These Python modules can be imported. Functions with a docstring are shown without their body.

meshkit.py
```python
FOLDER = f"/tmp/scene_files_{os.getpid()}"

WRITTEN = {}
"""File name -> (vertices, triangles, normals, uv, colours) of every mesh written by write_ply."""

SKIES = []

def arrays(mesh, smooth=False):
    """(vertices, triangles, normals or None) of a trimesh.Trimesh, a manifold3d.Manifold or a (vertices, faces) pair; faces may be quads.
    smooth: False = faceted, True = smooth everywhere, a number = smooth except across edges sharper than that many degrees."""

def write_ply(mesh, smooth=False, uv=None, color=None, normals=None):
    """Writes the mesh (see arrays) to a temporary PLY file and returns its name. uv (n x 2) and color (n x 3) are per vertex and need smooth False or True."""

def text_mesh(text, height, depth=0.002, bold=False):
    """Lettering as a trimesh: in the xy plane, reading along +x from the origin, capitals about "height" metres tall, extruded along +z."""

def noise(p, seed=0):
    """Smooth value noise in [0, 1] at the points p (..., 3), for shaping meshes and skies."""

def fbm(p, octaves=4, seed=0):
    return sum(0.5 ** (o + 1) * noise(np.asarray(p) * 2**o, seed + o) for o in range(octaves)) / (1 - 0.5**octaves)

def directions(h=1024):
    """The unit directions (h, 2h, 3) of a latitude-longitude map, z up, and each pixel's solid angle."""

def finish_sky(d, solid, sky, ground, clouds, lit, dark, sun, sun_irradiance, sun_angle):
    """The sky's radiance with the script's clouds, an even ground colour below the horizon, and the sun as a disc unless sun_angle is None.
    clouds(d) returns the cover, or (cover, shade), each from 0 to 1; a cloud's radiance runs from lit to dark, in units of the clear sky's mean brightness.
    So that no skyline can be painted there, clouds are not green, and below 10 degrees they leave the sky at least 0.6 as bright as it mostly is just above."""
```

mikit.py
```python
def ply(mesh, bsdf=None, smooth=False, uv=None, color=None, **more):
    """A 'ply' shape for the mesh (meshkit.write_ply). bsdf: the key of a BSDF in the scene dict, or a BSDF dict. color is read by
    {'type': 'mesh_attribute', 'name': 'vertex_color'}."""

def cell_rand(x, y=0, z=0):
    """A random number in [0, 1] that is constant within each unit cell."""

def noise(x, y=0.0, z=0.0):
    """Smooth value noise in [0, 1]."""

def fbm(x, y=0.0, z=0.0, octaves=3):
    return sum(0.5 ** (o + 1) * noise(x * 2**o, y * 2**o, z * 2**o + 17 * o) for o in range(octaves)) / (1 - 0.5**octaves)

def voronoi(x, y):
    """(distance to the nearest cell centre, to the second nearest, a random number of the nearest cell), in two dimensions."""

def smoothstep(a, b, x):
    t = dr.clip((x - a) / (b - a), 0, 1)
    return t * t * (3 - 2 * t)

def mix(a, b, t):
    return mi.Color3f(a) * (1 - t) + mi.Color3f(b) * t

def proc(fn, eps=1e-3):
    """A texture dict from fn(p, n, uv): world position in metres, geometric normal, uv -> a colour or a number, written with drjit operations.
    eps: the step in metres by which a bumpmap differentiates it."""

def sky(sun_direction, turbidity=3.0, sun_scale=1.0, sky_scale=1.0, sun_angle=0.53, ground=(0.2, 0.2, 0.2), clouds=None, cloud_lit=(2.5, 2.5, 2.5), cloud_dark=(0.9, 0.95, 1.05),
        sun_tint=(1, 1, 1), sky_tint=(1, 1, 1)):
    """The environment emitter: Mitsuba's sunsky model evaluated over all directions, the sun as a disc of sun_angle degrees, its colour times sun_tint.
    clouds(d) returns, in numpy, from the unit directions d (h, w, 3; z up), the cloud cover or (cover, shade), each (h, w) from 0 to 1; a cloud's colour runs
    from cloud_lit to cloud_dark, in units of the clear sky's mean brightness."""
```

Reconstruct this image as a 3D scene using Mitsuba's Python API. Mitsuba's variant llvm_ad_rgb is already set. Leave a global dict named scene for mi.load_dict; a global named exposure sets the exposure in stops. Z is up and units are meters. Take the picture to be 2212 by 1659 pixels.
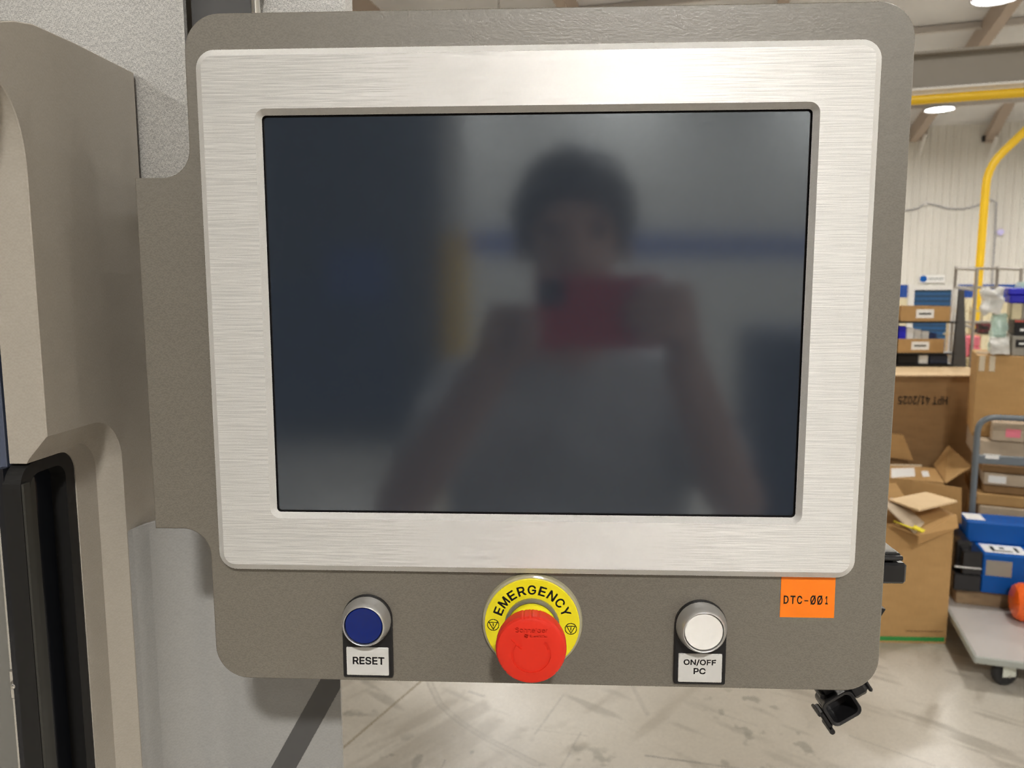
import math, random
import numpy as np
import trimesh
import manifold3d as m3
import drjit as dr
import mitsuba as mi
import meshkit, mikit
from mikit import noise, fbm, smoothstep, mix
from shapely.geometry import Polygon, LineString, Point
from shapely.ops import unary_union

T = mi.ScalarTransform4f
scene, labels = {}, {}
random.seed(4)
rng = np.random.default_rng(4)

# ------------------------------------------------------------------ camera, light, exposure
EYE = np.array([0.0081, -0.4400, 1.6163])
FOCAL = 1661.0
exposure = -0.04
def _cam():
    rz, rx, ry = np.radians([2.5918, -6.8965, 0.0963])
    Rz = np.array([[math.cos(rz), -math.sin(rz), 0], [math.sin(rz), math.cos(rz), 0], [0, 0, 1]])
    Rx = np.array([[1, 0, 0], [0, math.cos(rx), -math.sin(rx)], [0, math.sin(rx), math.cos(rx)]])
    Ry = np.array([[math.cos(ry), 0, math.sin(ry)], [0, 1, 0], [-math.sin(ry), 0, math.cos(ry)]])
    return Rz @ Rx @ Ry
_M = _cam()
scene['camera'] = {
    'type': 'thinlens', 'fov_axis': 'x', 'fov': math.degrees(2 * math.atan(1106 / FOCAL)),
    'aperture_radius': 0.0008, 'focus_distance': 0.445, 'near_clip': 0.004, 'far_clip': 100.0,
    'to_world': T().look_at(origin=EYE.tolist(), target=(EYE + _M[:, 1]).tolist(), up=_M[:, 2].tolist())}

LAMP_POWER = 290.0                       # radiance of a lamp's lens
LAMP_TINT = np.array([1.0, 0.965, 0.90])
# building axes: turned 15 degrees clockwise against the panel, origin under the camera
BLD = T().translate([0, -0.44, 0]).rotate([0, 0, 1], -15.0)
_ca, _sa = math.cos(math.radians(15)), math.sin(math.radians(15))
def B(X, Y, z=0.0):
    return np.array([X * _ca + Y * _sa, -0.44 - X * _sa + Y * _ca, z])
# lamps in building coordinates (X, Y, hanging height): the first two are in the picture
LAMPS = [(2.74, 14.5, 4.55), (2.15, 9.0, 4.47), (1.40, -2.9, 4.50), (6.4, -3.2, 4.75), (1.6, 3.9, 4.75), (6.6, 3.4, 4.75),
         (-3.6, 4.6, 4.75), (-2.9, -8.0, 4.75), (0.9, -8.1, 4.75), (3.4, -8.1, 4.75), (6.4, -8.1, 4.75), (6.2, 0.2, 4.75), (7.2, 9.0, 4.5), (-3.2, 9.6, 4.5), (7.6, 14.5, 4.5), (-2.6, 14.5, 4.5)]

# ------------------------------------------------------------------ materials
def rgb(*c):
    return {'type': 'rgb', 'value': [float(x) for x in c]}
def col(c):
    return mikit.proc(c) if callable(c) else rgb(*c)
def srgb(r, g, b):
    return tuple((x / 255 / 12.92) if x / 255 < 0.04045 else ((x / 255 + 0.055) / 1.055) ** 2.4 for x in (r, g, b))
def mat(key, color, rough=0.6, metallic=0.0, bump=None, bump_scale=1.0, spec=0.5, eps=1e-3, **more):
    b = {'type': 'principled', 'base_color': col(color), 'roughness': float(rough), 'metallic': float(metallic), **more}
    if metallic == 0:
        b['specular'] = spec
    if bump is not None:
        b = {'type': 'bumpmap', 'arbitrary': mikit.proc(bump, eps), 'scale': float(bump_scale), 'bsdf': b}
    scene[key] = {'type': 'twosided', 'bsdf': b}
    return key

def peel(scale):
    return lambda p, n, uv: fbm(p.x * scale, p.y * scale, p.z * scale, 2)

TAUPE = (0.100, 0.091, 0.075)
mat('m_plate', lambda p, n, uv: mix(TAUPE, (0.132, 0.120, 0.100), noise(p.x * 1400, p.y * 1400, p.z * 1400)), 0.37, spec=1.0, bump=peel(1000), bump_scale=0.00008, eps=2.5e-4)
mat('m_taupe', lambda p, n, uv: mix((0.285, 0.260, 0.224), (0.32, 0.295, 0.256), noise(p.x * 1100, p.y * 1100, p.z * 1100)), 0.38, bump=peel(600), bump_scale=0.00012, eps=3e-4)
mat('m_greypaint', lambda p, n, uv: mix((0.238, 0.238, 0.234), (0.272, 0.272, 0.268), noise(p.x * 900, p.y * 900, p.z * 900)), 0.27, bump=peel(420), bump_scale=0.00012, eps=4e-4)
mat('m_pearl', lambda p, n, uv: mix((0.26, 0.26, 0.255), (0.66, 0.65, 0.63), noise(p.x * 1900, p.y * 1900, p.z * 1900)), 0.33, 0.6, bump=peel(2000), bump_scale=0.00005, eps=2.5e-4)
mat('m_darkpaint', (0.062, 0.062, 0.063), 0.4)
mat('m_rubber', (0.008, 0.008, 0.008), 0.5, spec=0.3)
mat('m_olive', (0.024, 0.024, 0.021), 0.45)
mat('m_black', (0.009, 0.009, 0.010), 0.4, spec=0.3)
mat('m_blackgloss', (0.006, 0.006, 0.008), 0.18)
mat('m_print', (0.008, 0.008, 0.009), 0.7, spec=0.1)
mat('m_satin', (0.62, 0.62, 0.62), 0.34, 0.85)
mat('m_white_cap', (0.74, 0.73, 0.71), 0.35)
mat('m_blue_cap', (0.001, 0.012, 0.125), 0.25, spec=0.35)
mat('m_label', (0.50, 0.50, 0.49), 0.5)
mat('m_yellow', (0.68, 0.60, 0.010), 0.45)
mat('m_clearedge', (0.30, 0.28, 0.19), 0.2)
mat('m_collar', (0.13, 0.125, 0.10), 0.25)
mat('m_red', (0.60, 0.024, 0.010), 0.45, spec=0.35)
mat('m_orange', (0.80, 0.175, 0.001), 0.55)
mat('m_chrome', (0.75, 0.74, 0.72), 0.18, 1.0)

def streak(p):
    s = 0.45 * noise(p.x * 70, 3.0, p.z * 3600) + 0.20 * noise(p.x * 36 + 7, 5.0, p.z * 2200) + 0.35 * noise(p.x * 110, 9.0, p.z * 5200)
    return smoothstep(0.25, 0.75, s)
_alu_c = mikit.proc(lambda p, n, uv: mix((0.60, 0.60, 0.593), (0.86, 0.857, 0.845), streak(p)))
_alu_d = mikit.proc(lambda p, n, uv: mix((0.48, 0.48, 0.472), (0.67, 0.667, 0.652), streak(p)))
scene['m_brushed'] = {'type': 'twosided', 'bsdf': {'type': 'blendbsdf', 'weight': 0.5,
    'b0': {'type': 'roughconductor', 'material': 'none', 'distribution': 'ggx', 'alpha_u': 0.16, 'alpha_v': 0.42, 'specular_reflectance': _alu_c},
    'b1': {'type': 'diffuse', 'reflectance': _alu_d}}}
_blast = mikit.proc(lambda p, n, uv: mix((0.75, 0.745, 0.73), (0.92, 0.915, 0.90), noise(p.x * 1500, p.y * 1500, p.z * 1500)))
scene['m_chamfer'] = {'type': 'twosided', 'bsdf': {'type': 'blendbsdf', 'weight': 0.5,
    'b0': {'type': 'roughconductor', 'material': 'none', 'distribution': 'ggx', 'alpha': 0.38, 'specular_reflectance': _blast},
    'b1': {'type': 'diffuse', 'reflectance': rgb(0.70, 0.695, 0.68)}}}
scene['m_screen'] = {'type': 'twosided', 'bsdf': {'type': 'roughplastic', 'distribution': 'ggx', 'alpha': 0.0095, 'int_ior': 2.3, 'specular_reflectance': rgb(0.80, 0.88, 0.98),
    'diffuse_reflectance': rgb(0.021, 0.028, 0.040)}}

# ------------------------------------------------------------------ mesh helpers
def cat(*ms):
    ms = [m for m in ms if m is not None]
    return ms[0] if len(ms) == 1 else trimesh.util.concatenate(ms)
def box(x0, x1, y0, y1, z0, z1, bev=0.0):
    if bev <= 0:
        return trimesh.creation.box(bounds=[[x0, y0, z0], [x1, y1, z1]])
    pts = []
    for x, sx in ((x0, 1), (x1, -1)):
        for y, sy in ((y0, 1), (y1, -1)):
            for z, sz in ((z0, 1), (z1, -1)):
                pts += [(x, y + sy * bev, z + sz * bev), (x + sx * bev, y, z + sz * bev), (x + sx * bev, y + sy * bev, z)]
    return trimesh.convex.convex_hull(np.array(pts))
def rrect(x0, x1, z0, z1, r, n=8):
    out = []
    for cx, cz, a0 in ((x1 - r, z1 - r, 0), (x0 + r, z1 - r, 90), (x0 + r, z0 + r, 180), (x1 - r, z0 + r, 270)):
        for k in range(n + 1):
            a = math.radians(a0 + 90 * k / n)
            out.append((cx + r * math.cos(a), cz + r * math.sin(a)))
    return np.array(out)
def offset(pts, d):
    """A counter-clockwise outline moved inwards by d."""
    p = np.asarray(pts, float)
    a, b = p - np.roll(p, 1, 0), np.roll(p, -1, 0) - p
    na = np.stack([-a[:, 1], a[:, 0]], 1) / (np.linalg.norm(a, axis=1, keepdims=True) + 1e-12)
    nb = np.stack([-b[:, 1], b[:, 0]], 1) / (np.linalg.norm(b, axis=1, keepdims=True) + 1e-12)
    n = na + nb
    return p + n * (2 * d / (np.sum(n * n, axis=1, keepdims=True) + 1e-12))
def place3(p, axis, h):
    p = np.asarray(p, float)
    h = np.full(len(p), h)
    if axis == 'y':
        return np.stack([p[:, 0], h, p[:, 1]], 1)
    if axis == 'x':
        return np.stack([h, p[:, 0], p[:, 1]], 1)
    return np.stack([p[:, 0], p[:, 1], h], 1)
def loft(rings, cap=True, closed=False):
    """Quads between loops of equal length; cap closes the two ends, closed joins the last ring to the first."""
    n = len(rings[0])
    v, f = np.vstack(rings), []
    k = len(rings)
    for i in range(k if closed else k - 1):
        a, b = i * n, ((i + 1) % k) * n
        for j in range(n):
            q = (j + 1) % n
            f += [(a + j, a + q, b + q), (a + j, b + q, b + j)]
    m = trimesh.Trimesh(v, np.array(f), process=False)
    if cap and not closed:
        for base in (0, (k - 1) * n):
            r = rings[0] if base == 0 else rings[-1]
            drop = int(np.argmin(np.ptp(r, axis=0)))
            flat = np.delete(r, drop, axis=1)
            area = 0.5 * np.sum(flat[:, 0] * np.roll(flat[:, 1], -1) - np.roll(flat[:, 0], -1) * flat[:, 1])
            if area < 0:
                idx = np.arange(n)[::-1]
            else:
                idx = np.arange(n)
            tri = np.asarray(m3.triangulate([flat[idx]]))
            f += [tuple(base + idx[t]) for t in tri]
        m = trimesh.Trimesh(v, np.array(f), process=False)
    trimesh.repair.fix_normals(m)
    return m
def slab(pts, axis, front, back, bev=0.0):
    s = 1 if back > front else -1
    if bev > 0:
        rings = [place3(offset(pts, bev), axis, front), place3(pts, axis, front + s * bev), place3(pts, axis, back)]
    else:
        rings = [place3(pts, axis, front), place3(pts, axis, back)]
    return loft(rings)
def extrude(poly, axis, lo, hi):
    ms = []
    for g in getattr(poly, 'geoms', [poly]):
        m = trimesh.creation.extrude_polygon(g, hi - lo, engine='earcut')
        v = m.vertices
        if axis == 'y':
            v = np.stack([v[:, 0], hi - v[:, 2], v[:, 1]], 1)
        elif axis == 'x':
            v = np.stack([lo + v[:, 2], v[:, 0], v[:, 1]], 1)
        else:
            v = v + [0, 0, lo]
        ms.append(trimesh.Trimesh(v, m.faces, process=False))
    return cat(*ms)
def tube(points, r, n=12, caps=True):
    p = np.asarray(points, float)
    t = np.gradient(p, axis=0)
    t /= np.linalg.norm(t, axis=1, keepdims=True)
    a = np.cross(t[0], [0, 0, 1.0] if abs(t[0][2]) < 0.9 else [1.0, 0, 0])
    rings = []
    ang = np.arange(n) * 2 * math.pi / n
    rr = np.broadcast_to(r, (len(p),))
    for q, d, ri in zip(p, t, rr):
        a = a - d * (a @ d)
        a /= np.linalg.norm(a)
        b = np.cross(d, a)
        rings.append(q + ri * (np.cos(ang)[:, None] * a + np.sin(ang)[:, None] * b))
    n0 = len(p)
    v = np.vstack(rings + [p[:1], p[-1:]])
    f = []
    for i in range(n0 - 1):
        for j in range(n):
            k = (j + 1) % n
            f += [(i * n + j, i * n + k, (i + 1) * n + k), (i * n + j, (i + 1) * n + k, (i + 1) * n + j)]
    if caps:
        for j in range(n):
            k = (j + 1) % n
            f += [(n0 * n, k, j), (n0 * n + 1, (n0 - 1) * n + j, (n0 - 1) * n + k)]
    m = trimesh.Trimesh(v, np.array(f), process=False)
    trimesh.repair.fix_normals(m)
    return m
def bend(points, r, n=5):
    """A polyline with its corners rounded to radius about r."""
    p = [np.asarray(q, float) for q in points]
    out = [p[0]]
    for a, b, c in zip(p, p[1:], p[2:]):
        u, w = (a - b) / np.linalg.norm(a - b), (c - b) / np.linalg.norm(c - b)
        s, e = b + u * r, b + w * r
        for k in range(n + 1):
            t = k / n
            out.append((1 - t) ** 2 * s + 2 * t * (1 - t) * b + t * t * e)
    return np.array(out + [p[-1]])
def lathe(profile, center, axis='-y', n=48):
    """profile: (radius, height along the axis); axis -y points at the viewer."""
    m = trimesh.creation.revolve(np.asarray(profile, float), sections=n)
    v = np.array(m.vertices)
    if axis == '-y':
        v = np.stack([v[:, 0], -v[:, 2], v[:, 1]], 1)
    elif axis == 'x':
        v = np.stack([v[:, 2], v[:, 0], v[:, 1]], 1)
    m = trimesh.Trimesh(v + np.asarray(center, float), m.faces, process=True)
    trimesh.repair.fix_normals(m)
    return m
def turn(m, rot=(0, 0, 0), about=(0, 0, 0), move=(0, 0, 0)):
    m = m.copy()
    about = np.asarray(about, float)
    for ang, ax in zip(rot, ([1, 0, 0], [0, 1, 0], [0, 0, 1])):
        if ang:
            m.apply_transform(trimesh.transformations.rotation_matrix(math.radians(ang), ax, about))
    m.apply_translation(move)
    return m
def quadsheet(corners, thick):
    """A thin flat board with the four given corners (thickness against its normal)."""
    c = np.asarray(corners, float)
    n = np.cross(c[1] - c[0], c[3] - c[0])
    n /= np.linalg.norm(n)
    v = np.vstack([c, c - n * thick])
    return trimesh.convex.convex_hull(v)
def text_at(text, cx, cz, y, width=None, height=None, bold=False, depth=0.00025, rot=0.0):
    """Lettering standing in the xz plane, facing -y, centred on (cx, cz)."""
    m = meshkit.text_mesh(text, 0.01, depth=1.0, bold=bold)
    v = np.array(m.vertices)
    lo, hi = v.min(0), v.max(0)
    sx = (width / (hi[0] - lo[0])) if width else None
    sz = (height / (hi[1] - lo[1])) if height else None
    sx = sx or sz
    sz = sz or sx
    a, b = (v[:, 0] - (lo[0] + hi[0]) / 2) * sx, (v[:, 1] - (lo[1] + hi[1]) / 2) * sz
    ang = math.radians(rot)
    a, b = a * math.cos(ang) - b * math.sin(ang), a * math.sin(ang) + b * math.cos(ang)
    v = np.stack([cx + a, y - v[:, 2] * depth, cz + b], 1)
    return trimesh.Trimesh(v, m.faces, process=False)

# ------------------------------------------------------------------ naming helpers
def fresh(key):
    if key not in USED:
        USED.add(key)
        return key
    i = 1
    while f'{key}_{i:03d}' in USED:
        i += 1
    USED.add(f'{key}_{i:03d}')
    return f'{key}_{i:03d}'
USED = set()
def thing(name, label, category, group=None):
    key = fresh(name)
    labels[key] = {'label': label, 'category': category}
    if group:
        labels[key]['group'] = group
    return key
def part(parent, name, mesh, m, smooth=False, label=None, **more):
    key = fresh(f'{parent}__{name}')
    scene[key] = mikit.ply(mesh, m, smooth=smooth, **more)
    if label:
        labels[key] = {'label': label}
    return key
def solo(name, label, category, mesh, m, smooth=False, group=None, **more):
    key = thing(name, label, category, group)
    scene[key] = mikit.ply(mesh, m, smooth=smooth, **more)
    return key
def struct(name, mesh, m, smooth=False, label=None, **more):
    key = fresh(name)
    scene[key] = mikit.ply(mesh, m, smooth=smooth, **more)
    if '__' not in key:
        labels[key] = {'kind': 'structure', **({'label': label} if label else {})}
    return key

# ------------------------------------------------------------------ the hall
def seg_dist(p, a, b):
    ax, ay, bx, by = *a, *b
    dx, dy = bx - ax, by - ay
    t = dr.clip(((p.x - ax) * dx + (p.y - ay) * dy) / (dx * dx + dy * dy), 0, 1)
    return dr.sqrt(dr.square(p.x - ax - t * dx) + dr.square(p.y - ay - t * dy))
ARC = [(-0.50, 2.66), (-0.466, 2.547), (-0.408, 2.405), (-0.345, 2.318), (-0.282, 2.248), (-0.20, 2.17), (-0.119, 2.109), (-0.02, 2.03)]
SCUFFS = [((0.360, 2.096), (0.740, 2.022), 0.006, 0.75), ((-0.350, 1.96), (-0.339, 2.040), 0.004, 0.6), ((-0.04, 2.243), (0.164, 2.207), 0.003, 0.35),
          ((0.08, 2.49), (-0.03, 2.21), 0.007, 0.30), ((0.14, 2.23), (0.05, 1.98), 0.006, 0.28), ((-0.30, 2.50), (-0.24, 2.47), 0.012, 0.4), ((0.36, 2.62), (0.40, 2.36), 0.014, 0.22),
          ((0.92, 2.55), (1.25, 2.38), 0.004, 0.25), ((0.65, 2.40), (0.80, 2.30), 0.006, 0.25), ((1.12, 2.25), (1.34, 2.08), 0.006, 0.3), ((0.3, 2.75), (0.52, 2.95), 0.006, 0.25)]
def concrete(p, n, uv):
    big = fbm(p.x * 1.3, p.y * 1.3, 0.0, 4)
    c = mix((0.38, 0.347, 0.296), (0.50, 0.468, 0.415), smoothstep(0.3, 0.7, big))
    # trowelled, smeared patches, drawn out along one direction
    u, v = p.x * 0.62 + p.y * 0.78, -p.x * 0.78 + p.y * 0.62
    smear = smoothstep(0.58, 0.80, fbm(u * 2.2 + 3 * noise(p.x * 2, p.y * 2), v * 9.0, 2.0, 4))
    c = mix(c, (0.29, 0.258, 0.212), smear * 0.60)
    smear2 = smoothstep(0.60, 0.78, fbm(v * 3.0 + 11, u * 14.0, 7.0, 3))
    c = mix(c, (0.245, 0.225, 0.19), smear2 * 0.50)
    blot = smoothstep(0.66, 0.78, fbm(p.x * 16, p.y * 16, 4.0, 3)) * smoothstep(0.45, 0.7, noise(p.x * 2.5, p.y * 2.5, 9.0))
    c = mix(c, (0.18, 0.172, 0.145), blot * 0.55)
    c = c * (0.955 + 0.09 * noise(p.x * 160, p.y * 160))
    # saw-cut joint filled with dirt
    dx, dy = 0.3850, 0.9229
    off = dr.abs((p.x + 0.711) * dy - (p.y - 2.098) * dx)
    c = mix(c, (0.19, 0.15, 0.085), (1 - smoothstep(0.0035, 0.006, off)) * 0.75)
    # wheel arc and scuffs
    d = mi.Float(9)
    for a, b in zip(ARC, ARC[1:]):
        d = dr.minimum(d, seg_dist(p, a, b))
    grit = 0.45 + 0.55 * noise(p.x * 60, p.y * 60, 1.0)
    c = mix(c, (0.18, 0.165, 0.14), ((1 - smoothstep(0.001, 0.007, dr.abs(d - 0.010))) * 0.45 + (1 - smoothstep(0.0, 0.005, d)) * 0.3) * grit)
    for a, b, w, k in SCUFFS:
        c = mix(c, (0.11, 0.106, 0.10), (1 - smoothstep(w * 0.3, w, seg_dist(p, a, b))) * k * grit)
    return c
mat('m_concrete', concrete, 0.33, bump=lambda p, n, uv: fbm(p.x * 40, p.y * 40, 0.0, 3), bump_scale=0.0004, spec=0.35)
WALL_WHITE, CREAM, STRIPE = (0.66, 0.645, 0.605), (0.68, 0.61, 0.43), (0.012, 0.065, 0.33)
def bx(p):
    return p.x * _ca - (p.y + 0.44) * _sa
def far_wall_paint(p, n, uv):
    x = bx(p)
    low = 1 - smoothstep(1.46, 1.47, p.z)
    c = mix(WALL_WHITE, CREAM, low)
    band = (smoothstep(1.462, 1.468, p.z) - smoothstep(1.730, 1.736, p.z))
    gap = smoothstep(3.00, 3.01, x) - smoothstep(3.93, 3.94, x)
    c = mix(c, STRIPE, band * (1 - gap))
    return c * (0.94 + 0.12 * noise(x * 3, p.z * 0.6, 3.0))
def rear_wall_paint(p, n, uv):
    band = smoothstep(2.07, 2.08, p.z) - smoothstep(2.37, 2.38, p.z)
    return mix(WALL_WHITE, STRIPE, band)
mat('m_far_wall', far_wall_paint, 0.45)
mat('m_rear_wall', rear_wall_paint, 0.5)
mat('m_wall', WALL_WHITE, 0.5)
mat('m_roof', lambda p, n, uv: mix((0.52, 0.52, 0.53), (0.66, 0.66, 0.67), noise(p.x * 1.5, p.y * 1.5, 0.0)), 0.5)
mat('m_rafter', (0.36, 0.29, 0.24), 0.5)
mat('m_purlin', (0.46, 0.43, 0.41), 0.5)
mat('m_beam', (0.25, 0.225, 0.19), 0.5)
mat('m_white_metal', (0.66, 0.65, 0.63), 0.45)
mat('m_pipe_yellow', (0.78, 0.50, 0.012), 0.4)
mat('m_door_blue', lambda p, n, uv: mix((0.006, 0.040, 0.10), (0.008, 0.075, 0.21), smoothstep(-0.1, 0.1, dr.sin(p.z * 62.0))), 0.4)

XL, XR, YF, YB = -9.0, 9.5, 18.0, -9.0
def b_struct(name, mesh, m, **k):
    return struct(name, mesh, m, to_world=BLD, **k)
def ribs(x0, x1, y, z0, z1, depth, pitch=0.22):
    """A profiled sheet wall in the building's xz plane, ribs standing towards -y by depth."""
    xs, ys, x = [], [], x0
    while x < x1:
        xs += [x, x + pitch * 0.55, x + pitch * 0.65, x + pitch * 0.90]
        ys += [y, y, y - depth, y - depth]
        x += pitch
    prof = [(a, b) for a, b in zip(xs, ys)]
    back = 0.12 if depth > 0 else -0.12
    poly = prof + [(xs[-1], y + back), (x0, y + back)]
    return extrude(Polygon(poly), 'z', z0, z1)
b_struct('floor', box(XL - .1, XR + .1, YB - .1, YF + .1, -0.2, 0.0), 'm_concrete', label='pale worn concrete floor with scuffs and a saw-cut joint')
b_struct('wall_far', ribs(XL, XR, YF, 0, 4.93, 0.016, 0.14), 'm_far_wall', label='ribbed white sheet wall with blue stripe far behind the panel')
b_struct('wall_rear', ribs(XL, XR, YB, 0, 5.6, -0.035), 'm_rear_wall', label='ribbed white wall with blue stripe behind the photographer')
b_struct('wall_left', box(XL - .12, XL, YB, YF, 0, 6.7), 'm_wall')
b_struct('wall_right', box(XR, XR + .12, YB, YF, 0, 6.7), 'm_wall')
def roof_z(Y):
    return 4.93 + 0.085 * (YF - Y) if Y > 4 else 6.12 - 0.04 * (4 - Y)
b_struct('ceiling', cat(extrude(Polygon([(YF + .1, 4.92), (4, 6.12), (YB - .1, 5.6), (YB - .1, 5.75), (4, 6.27), (YF + .1, 5.07)]), 'x', XL - .1, XR + .1)), 'm_roof', label='pale sheet metal roof over the hall')
for Y in (16.4, 14.6, 12.8, 11.0, 9.2, 7.4, 5.6):
    z = roof_z(Y)
    b_struct('ceiling__purlin', box(XL, XR, Y - 0.03, Y + 0.03, z - 0.10, z - 0.01), 'm_purlin')
for X in (-5.3, -2.55, 0.2, 2.95, 5.7, 8.3):
    pr = [(YF - .05, 4.93), (4.0, 6.12), (4.0, 5.82), (YF - .05, 4.63)]
    b_struct('ceiling__rafter', extrude(Polygon(pr), 'x', X - 0.07, X + 0.07), 'm_rafter')
# main cross beam: web and flanges
b_struct('steel_beam', cat(box(XL, XR, 7.02, 7.045, 3.190, 3.455), box(XL, XR, 6.95, 7.11, 3.450, 3.470)), 'm_beam', label='taupe steel cross beam under the roof, right of the panel')
labels['steel_beam']['kind'] = 'structure'
b_struct('steel_beam__flange', box(XL, XR, 6.93, 7.13, 3.172, 3.190), 'm_white_metal')
# knee braces at the far wall
for X, z in ((4.31, 4.58), (3.05, 4.70)):
    k = fresh('knee_brace')
    labels[k] = {'kind': 'structure'}
    struct(k + '__arm', extrude(Polygon([(17.95, z - 0.05), (16.3, z + 0.62), (16.3, z + 0.78), (17.95, z + 0.13)]), 'x', X - 0.09, X + 0.09), 'm_rafter', to_world=BLD)
    struct(k + '__bolt_plate', box(X - 0.13, X + 0.13, 17.86, 17.96, z - 0.02, z + 0.09), 'm_black', to_world=BLD)
    struct(k + '__tie_rod', tube([(X, 17.85, z - 0.35), (X + 0.05, 17.6, z + 0.02)], 0.035), 'm_white_metal', to_world=BLD)
# door in the far wall
dk = 'door_1'
USED.add(dk)
labels[dk] = {'kind': 'structure', 'label': 'dark blue door leaf in a white frame in the far wall'}
struct(dk + '__leaf', box(3.12, 3.81, 17.90, 17.95, 0.0, 1.625), 'm_door_blue', to_world=BLD)
struct(dk + '__frame', cat(box(3.01, 3.12, 17.86, 17.98, 0, 1.72), box(3.81, 3.92, 17.86, 17.98, 0, 1.72), box(3.01, 3.92, 17.86, 17.98, 1.625, 1.72)), 'm_white_metal', to_world=BLD)

# ------------------------------------------------------------------ lamps
mat('m_lamp_case', (0.42, 0.42, 0.42), 0.4)
for i, (X, Y, z) in enumerate(LAMPS):
    c = B(X, Y, z)
    seen = i < 2
    lab = ['lit round high-bay lamp below the roof sheets, seen under the yellow pipe', 'lit round high-bay lamp at the top right corner, in front of the cross beam'][i] if seen else 'lit round high-bay lamp hanging from the roof outside the picture'
    k = thing('high_bay_lamp', lab, 'ceiling lamp', None if seen else 'high-bay lamps outside the picture')
    part(k, 'housing', trimesh.creation.revolve([(0.0, 0.20), (0.10, 0.20), (0.12, 0.10), (0.22, 0.06), (0.235, -0.012), (0.222, -0.012), (0.21, 0.02), (0.0, 0.02)], sections=32).apply_translation(c), 'm_lamp_case', 30)
    part(k, 'hanger', tube([c + [0, 0, 0.19], [c[0], c[1], roof_z(Y) - 0.005]], 0.008, 6), 'm_lamp_case', 30)
    lens = fresh(f'{k}__lens')
    scene[lens] = {'type': 'disk', 'to_world': T().translate(c.tolist()).rotate([1, 0, 0], 180).scale(0.205),
                   'bsdf': {'type': 'diffuse', 'reflectance': rgb(0.5, 0.5, 0.5)},
                   'emitter': {'type': 'area', 'radiance': rgb(*(LAMP_POWER * (2.7 if i == 2 else 1.15 if Y > 6 else 0.60 if Y < -8 else 0.55) * LAMP_TINT))}}
    labels[lens] = {'label': 'glowing lens'}

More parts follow.
